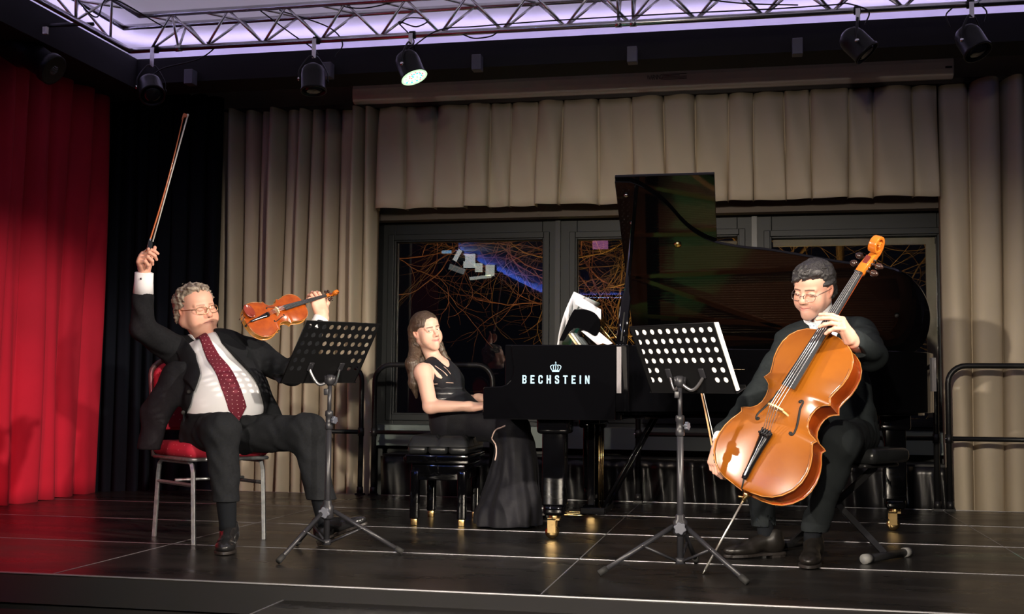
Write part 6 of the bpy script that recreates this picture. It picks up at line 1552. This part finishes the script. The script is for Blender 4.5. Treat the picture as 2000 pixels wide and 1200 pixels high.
sdf_obj('jacket', jk, .0048, (.54, .60, .46), (1.52, 1.66, 1.16), mat('slate_suit', (0.014, 0.018, 0.020), 0.85, noise=(90, (0.021, 0.026, 0.028), 0.6), bump=(350, .25), spec=0.12), PC)
for k_ in range(2): MB().lathe([(.008, 0), (.008, .003)], hl - t2 * (.105 + .030 * k_) + V3(.0, -.052, .012), (0, -1, .2), 10).build('button', M_CHROME if k_ == 0 else M_RUBBER, PC)
tr = U(.05, econe(tuple(pel), tuple(pel - FC * -.02), .14, .13, FCp, .9), cone(hR, kR, .095, .080), cone(kR, tuple(kR + (aR - kR) * .90), .076, .056), cone(hL, kL, .098, .082), cone(kL, tuple(kL + (aL - kL) * .92), .078, .056))
tr = wrinkle(wrinkle(tr, .004, 28, 41), .002, 70, 42)
tr = S_(I_(tr, lambda Q: -(Q[:, 2] - .13), .004), U(.004, cone(tuple(kR + (aR - kR) * .7), tuple(aR), .047, .047), cone(tuple(kL + (aL - kL) * .7), tuple(aL), .047, .047)), .002)
tr = S_(tr, cel, .003)
sdf_obj('trousers', tr, .0052, (.58, .9, .14), (1.50, 1.66, .74), mat('slate_trousers', (0.012, 0.0145, 0.016), 0.85, bump=(350, .25), spec=0.12), PC)
for k_, a_ in ((kR, aR), (kL, aL)): MB().tube([k_ + (a_ - k_) * .6, a_, a_ - V3(0, 0, .03)], [.044, .038, .038], 16).build('sock', M_SOCK, PC)
M_SH2 = mat('brown_black_shoe', (0.013, 0.011, 0.010), 0.33, noise=(30, (0.008, 0.007, 0.006), .5))
shoe('shoe', (1.045, 1.215, .012), (1.000, .925, .004), PC, mt=M_SH2)
shoe('shoe', (.905, 1.335, .012), (.640, 1.195, .004), PC, mt=M_SH2)

# ================================================================ PIANIST
PW = thing('person', 'person with long brown hair and sleeveless black dress sitting at the piano', 'person')
pel, wai, che, nek = V3(-.945, 2.36, .60), V3(-.985, 2.36, .70), V3(-1.045, 2.37, .835), V3(-1.068, 2.36, .945)
shR, elR, wrR = V3(-1.090, 2.205, .865), V3(-1.010, 2.08, .672), V3(-.800, 2.15, .672)
shL, elL, wrL = V3(-1.005, 2.52, .872), V3(-.95, 2.56, .70), V3(-.82, 2.44, .715)
FW = Vector((.93, -.36, 0)).normalized(); FWp = tuple(FW)
HMW = head_frame((-1.110, 2.33, 1.108), (.76, -.65, .02), cam_up(-.20)); HSW = .94
HMWs = HMW @ Matrix.Scale(HSW, 4); P = lambda x, y, z: tuple(HMWs @ Vector((x, y, z)))
headW = xf(head_shape(jaw=.95, cheek=.003, fat=.002, nose=.92, lids=.0122, openeye=True, smile=.005, chin=-.003, mw=1.08), HMWs, HSW)
neckW = cone(P(-.03, 0, -.05), tuple(nek), .045, .046)
hr = V3(-.790, 2.155, .672); hlw = V3(-.81, 2.43, .722)
handWR = hand_shape(hr, (.97, .05, -.02), (0, -.1, 1), 1, [(22, 30, 20)] * 4, [(.03, .034, -.015), (.052, .045, -.022), (.075, .048, -.026)], .88)
handWR = hand_shape(hr, (.97, .12, .10), (-.15, -.35, .9), 1, [(24, 30, 20), (26, 32, 20), (28, 32, 20), (30, 32, 20)], [(.03, .034, -.015), (.052, .045, -.022), (.075, .048, -.026)], .88)
handWL = hand_shape(hlw, (.97, .0, -.02), (0, 0, 1), -1, [(24, 30, 20), (24, 32, 20), (26, 32, 20), (28, 32, 20)], [(.03, .034, -.015), (.052, .045, -.022), (.075, .048, -.026)], .88)
skinW = (0.72, 0.435, 0.34)
torsoW = U(.05, econe(tuple(pel), tuple(wai), .145, .118, FWp, .85), econe(tuple(wai), tuple(che), .115, .128, FWp, .78), cone(tuple(shR + V3(.02, .05, 0)), tuple(shL - V3(.02, .05, 0)), .044, .044), ball(tuple(che + FW * .07 + V3(-.02, -.07, -.01)), .052), ball(tuple(che + FW * .07 + V3(.02, .07, -.01)), .052))
kneR, kneL = V3(-.57, 2.24, .545), V3(-.60, 2.44, .545); anR, anL = V3(-.46, 2.26, .10), V3(-.48, 2.42, .10)
bodyW = U(.022, headW, neckW, torsoW, U(.03, ball(tuple(shR), .052), cone(shR, elR, .047, .041)), cone(elR, wrR, .040, .026), cone(shL, elL, .045, .038), cone(elL, wrL, .037, .025), cone(wrR, hr, .025, .025), cone(wrL, hlw, .024, .024),
          cone(pel, kneR, .08, .06), cone(kneR, anR, .05, .033), cone(pel, kneL, .08, .06), cone(kneL, anL, .05, .033))
bodyW = U(.006, bodyW, handWR, handWL)
lw = local_of(HMWs)
def colW(V): return face_paint(lw(V), skinW, lip=(.62, .20, .19), brow=(.09, .05, .035), browz=.0265, blush=.45, smile=.006, browamt=1.0, openeye=True, mw=1.08)
sdf_obj('body', bodyW, .0036, (-1.26, 2.00, .02), (-.36, 2.70, 1.28), M_SKIN, PW, colW, refine=[(P(.06, 0, -.02), .085)])
for s_ in (1, -1):
    c_ = HMWs @ Vector((.0735, s_ * .0325, .0035)); gz = (Vector(CAM_POS) - c_).normalized()
    ey = MB().ball((0, 0, 0), .0128 * HSW, 20); vs = [tuple(c_ + Vector(v)) for v in ey.v]; ey.v = vs
    mt = mat('eye_white', (0.72, 0.68, 0.66), 0.15)
    eo = ey.build('eye', mt, PW)
    ir = MB().lathe([(.0058, .0), (.0056, .0008), (.001, .0011)], c_ + gz * .0113 * HSW, gz, 18); ir.build('iris', mat('iris', (0.10, 0.10, 0.07), 0.1), eo)
    MB().lathe([(.0026, .0), (.0024, .0007), (.0005, .0009)], c_ + gz * .0124 * HSW, gz, 14).build('pupil', mat('pupil', (0.005, 0.005, 0.005), 0.1), eo)
# long hair: cap plus two falls
cap = U(.02, ell((-.014, 0, .042), (.106, .086, .091)), ell((-.048, 0, -.02), (.062, .080, .085)), cone((-.055, .055, .02), (-.075, .060, -.12), .040, .034), cone((-.055, -.055, .02), (-.070, -.062, -.12), .040, .034))
cap = U(.02, cap, cone((-.02, .078, .0), (-.005, .082, -.13), .020, .024))
cap = S_(cap, U(.012, ell((.116, -.002, -.014), (.084, .070, .102)), ell((.045, -.075, -.02), (.045, .032, .055)), ell((-.005, -.088, -.012), (.018, .016, .026))), .008)
capw = xf(cap, HMWs, HSW)
fall = U(.03, cone(P(-.065, -.055, -.09), (-1.165, 2.235, .915), .036, .036), cone((-1.165, 2.235, .915), (-1.150, 2.215, .80), .036, .026), cone((-1.150, 2.215, .80), (-1.135, 2.225, .72), .024, .008),
         cone(P(-.06, .03, -.09), (-1.15, 2.38, .90), .045, .04), cone((-1.15, 2.38, .90), (-1.14, 2.36, .76), .04, .02),
         cone(P(-.002, .080, -.10), (-1.010, 2.42, .925), .022, .024), cone((-1.010, 2.42, .925), (-.985, 2.40, .845), .024, .012))
hw_ = U(.02, capw, fall); hw_ = wrinkle(hw_, .0011, 120, 5, [(1, .8, .0), (.8, 1, .0), (.3, 1, .0)])
hw_ = S_(hw_, off(neckW, .004), .006)
sdf_obj('hair', hw_, .0034, (-1.30, 2.10, .68), (-.93, 2.56, 1.26), mat('long_brown_hair', (0.032, 0.018, 0.012), 0.38, noise=(5, (0.11, 0.075, 0.052), 0.4), stretch=(45, 45, 3), bump=(5, 1.0), spec=.6), PW)
# dress: bodice, skirt to the floor
OW = V3(-.985, 2.27, .85)
bod = U(.03, off(torsoW, .006), econe(tuple(shR + V3(.015, .045, .012)), tuple(nek + V3(.0, -.05, -.02)), .036, .03, FWp, 1), econe(tuple(shL + V3(-.01, -.045, .008)), tuple(nek + V3(.0, .05, -.02)), .034, .028, FWp, 1))
bod = S_(bod, U(.01, cone(tuple(nek + FW * .06 + V3(0, 0, .035)), tuple(nek + FW * .12 + V3(.01, -.01, -.03)), .055, .028), ball(tuple(shR + V3(-.012, -.045, .0)), .056), ball(tuple(shL + V3(.02, .055, .0)), .056), cone(tuple(nek + V3(0, 0, .0)), tuple(nek + V3(0, 0, .1)), .050, .055)), .006)
skt = U(.05, econe(tuple(pel + V3(0, 0, .02)), tuple(pel - V3(0, 0, .03)), .155, .15, FWp, .9), cone(pel, kneR, .115, .088), cone(pel, kneL, .11, .085), cone(kneR, (-.52, 2.22, .30), .085, .085), cone(kneL, (-.55, 2.42, .30), .085, .085),
        econe((-.56, 2.30, .45), (-.58, 2.22, .05), .11, .175, (0, 1, 0), .75), cone((-.56, 2.22, .12), (-.60, 2.17, .03), .15, .16))
def folds(f_, c0, amp, n_):
    def g(Q):
        d = f_(Q); th_ = np.arctan2(Q[:, 1] - c0[1], Q[:, 0] - c0[0]); w = np.clip((.50 - Q[:, 2]) / .45, 0, 1); return d - amp * w * (np.sin(n_ * th_ + 6 * Q[:, 2]) + .5 * np.sin(n_ * 1.7 * th_ + 2))
    return g
skt = folds(skt, (-.58, 2.30), .012, 11)
dress = U(.02, bod, skt); dress = wrinkle(dress, .0022, 45, 51)
dress = I_(dress, lambda Q: -(Q[:, 2] - .012), .004)
bench_cut = xf(lambda Q: np.maximum(np.maximum(np.abs(Q[:, 0]) - .19, np.abs(Q[:, 1]) - .30), Q[:, 2] - .498), BMx)
dress = S_(dress, bench_cut, .004)
M_DRESS = mat('black_dress_cloth', (0.0055, 0.0055, 0.0085), 0.66, noise=(60, (0.010, 0.010, 0.014), .6), bump=(260, .3), sheen=.02, spec=.25)
sdf_obj('dress', dress, .0048, (-1.26, 1.98, .0), (-.32, 2.74, 1.02), M_DRESS, PW)
# skin coloured inserts and pale piping
M_INS = mat('nude_mesh', (0.62, 0.42, 0.34), 0.6)
def strap(poly, n=.009, nm='insert', mt=M_INS):
    s__ = I_(S_(off(bod, n - .006), off(bod, -.012), .001), polyprism(OW, FW, poly, -.10, .3), .002); return sdf_obj(nm, s__, .0026, (-1.2, 2.05, .66), (-.82, 2.6, 1.0), mt, PW)
strap([(-.078, .070), (-.070, .068), (-.046, -.015), (-.052, -.022), (-.064, -.012)]); strap([(-.050, .055), (-.046, .055), (-.015, -.002), (-.020, -.006)]); strap([(.00, .05), (.004, .05), (.020, .008), (.016, .004)])
strap([(-.085, -.055), (-.03, -.040), (.03, -.042), (.03, -.046), (-.03, -.045), (-.085, -.060)])
M_BAND = mat('satin_band', (0.022, 0.022, 0.026), .35)
for zz in (-.075, -.105, -.135): strap([(-.16, zz - .012), (.12, zz - .004), (.12, zz + .010), (-.16, zz + .002)], .0095, 'band', M_BAND)
pp = bez([(-.595, 2.125, .575), (-.655, 2.115, .545), (-.700, 2.12, .49), (-.735, 2.12, .43), (-.745, 2.12, .38)], 5)
def snap(pt, f_):
    p_ = np.array([pt], F32)
    for _ in range(12):
        d = float(f_(p_)[0]); g = np.array([float(f_(p_ + np.eye(3, dtype=F32)[a] * .002)[0]) - float(f_(p_ - np.eye(3, dtype=F32)[a] * .002)[0]) for a in range(3)]); g = g / (np.linalg.norm(g) + 1e-9); p_ = p_ - (g * d * .8).astype(F32)
    return Vector(p_[0].tolist())
MB().tube([snap(tuple(q), off(dress, .001)) for q in pp], .0042, 8).build('piping', mat('pale_piping', (0.75, 0.55, 0.48), .6), PW)
MB().tube(bez([V3(-.800, 2.126, .676), V3(-.800, 2.15, .701), V3(-.802, 2.176, .676), V3(-.802, 2.15, .648)], 5), .0022, 6, closed=False).build('bracelet', M_RUBBER, PW)
shoe('shoe', (-.50, 2.25, .03), (-.30, 2.24, .09), PW, up=(-.3, 0, 1), w=.034, laces=False)
shoe('shoe', (-.52, 2.42, .012), (-.32, 2.42, .01), PW, w=.034, laces=False)
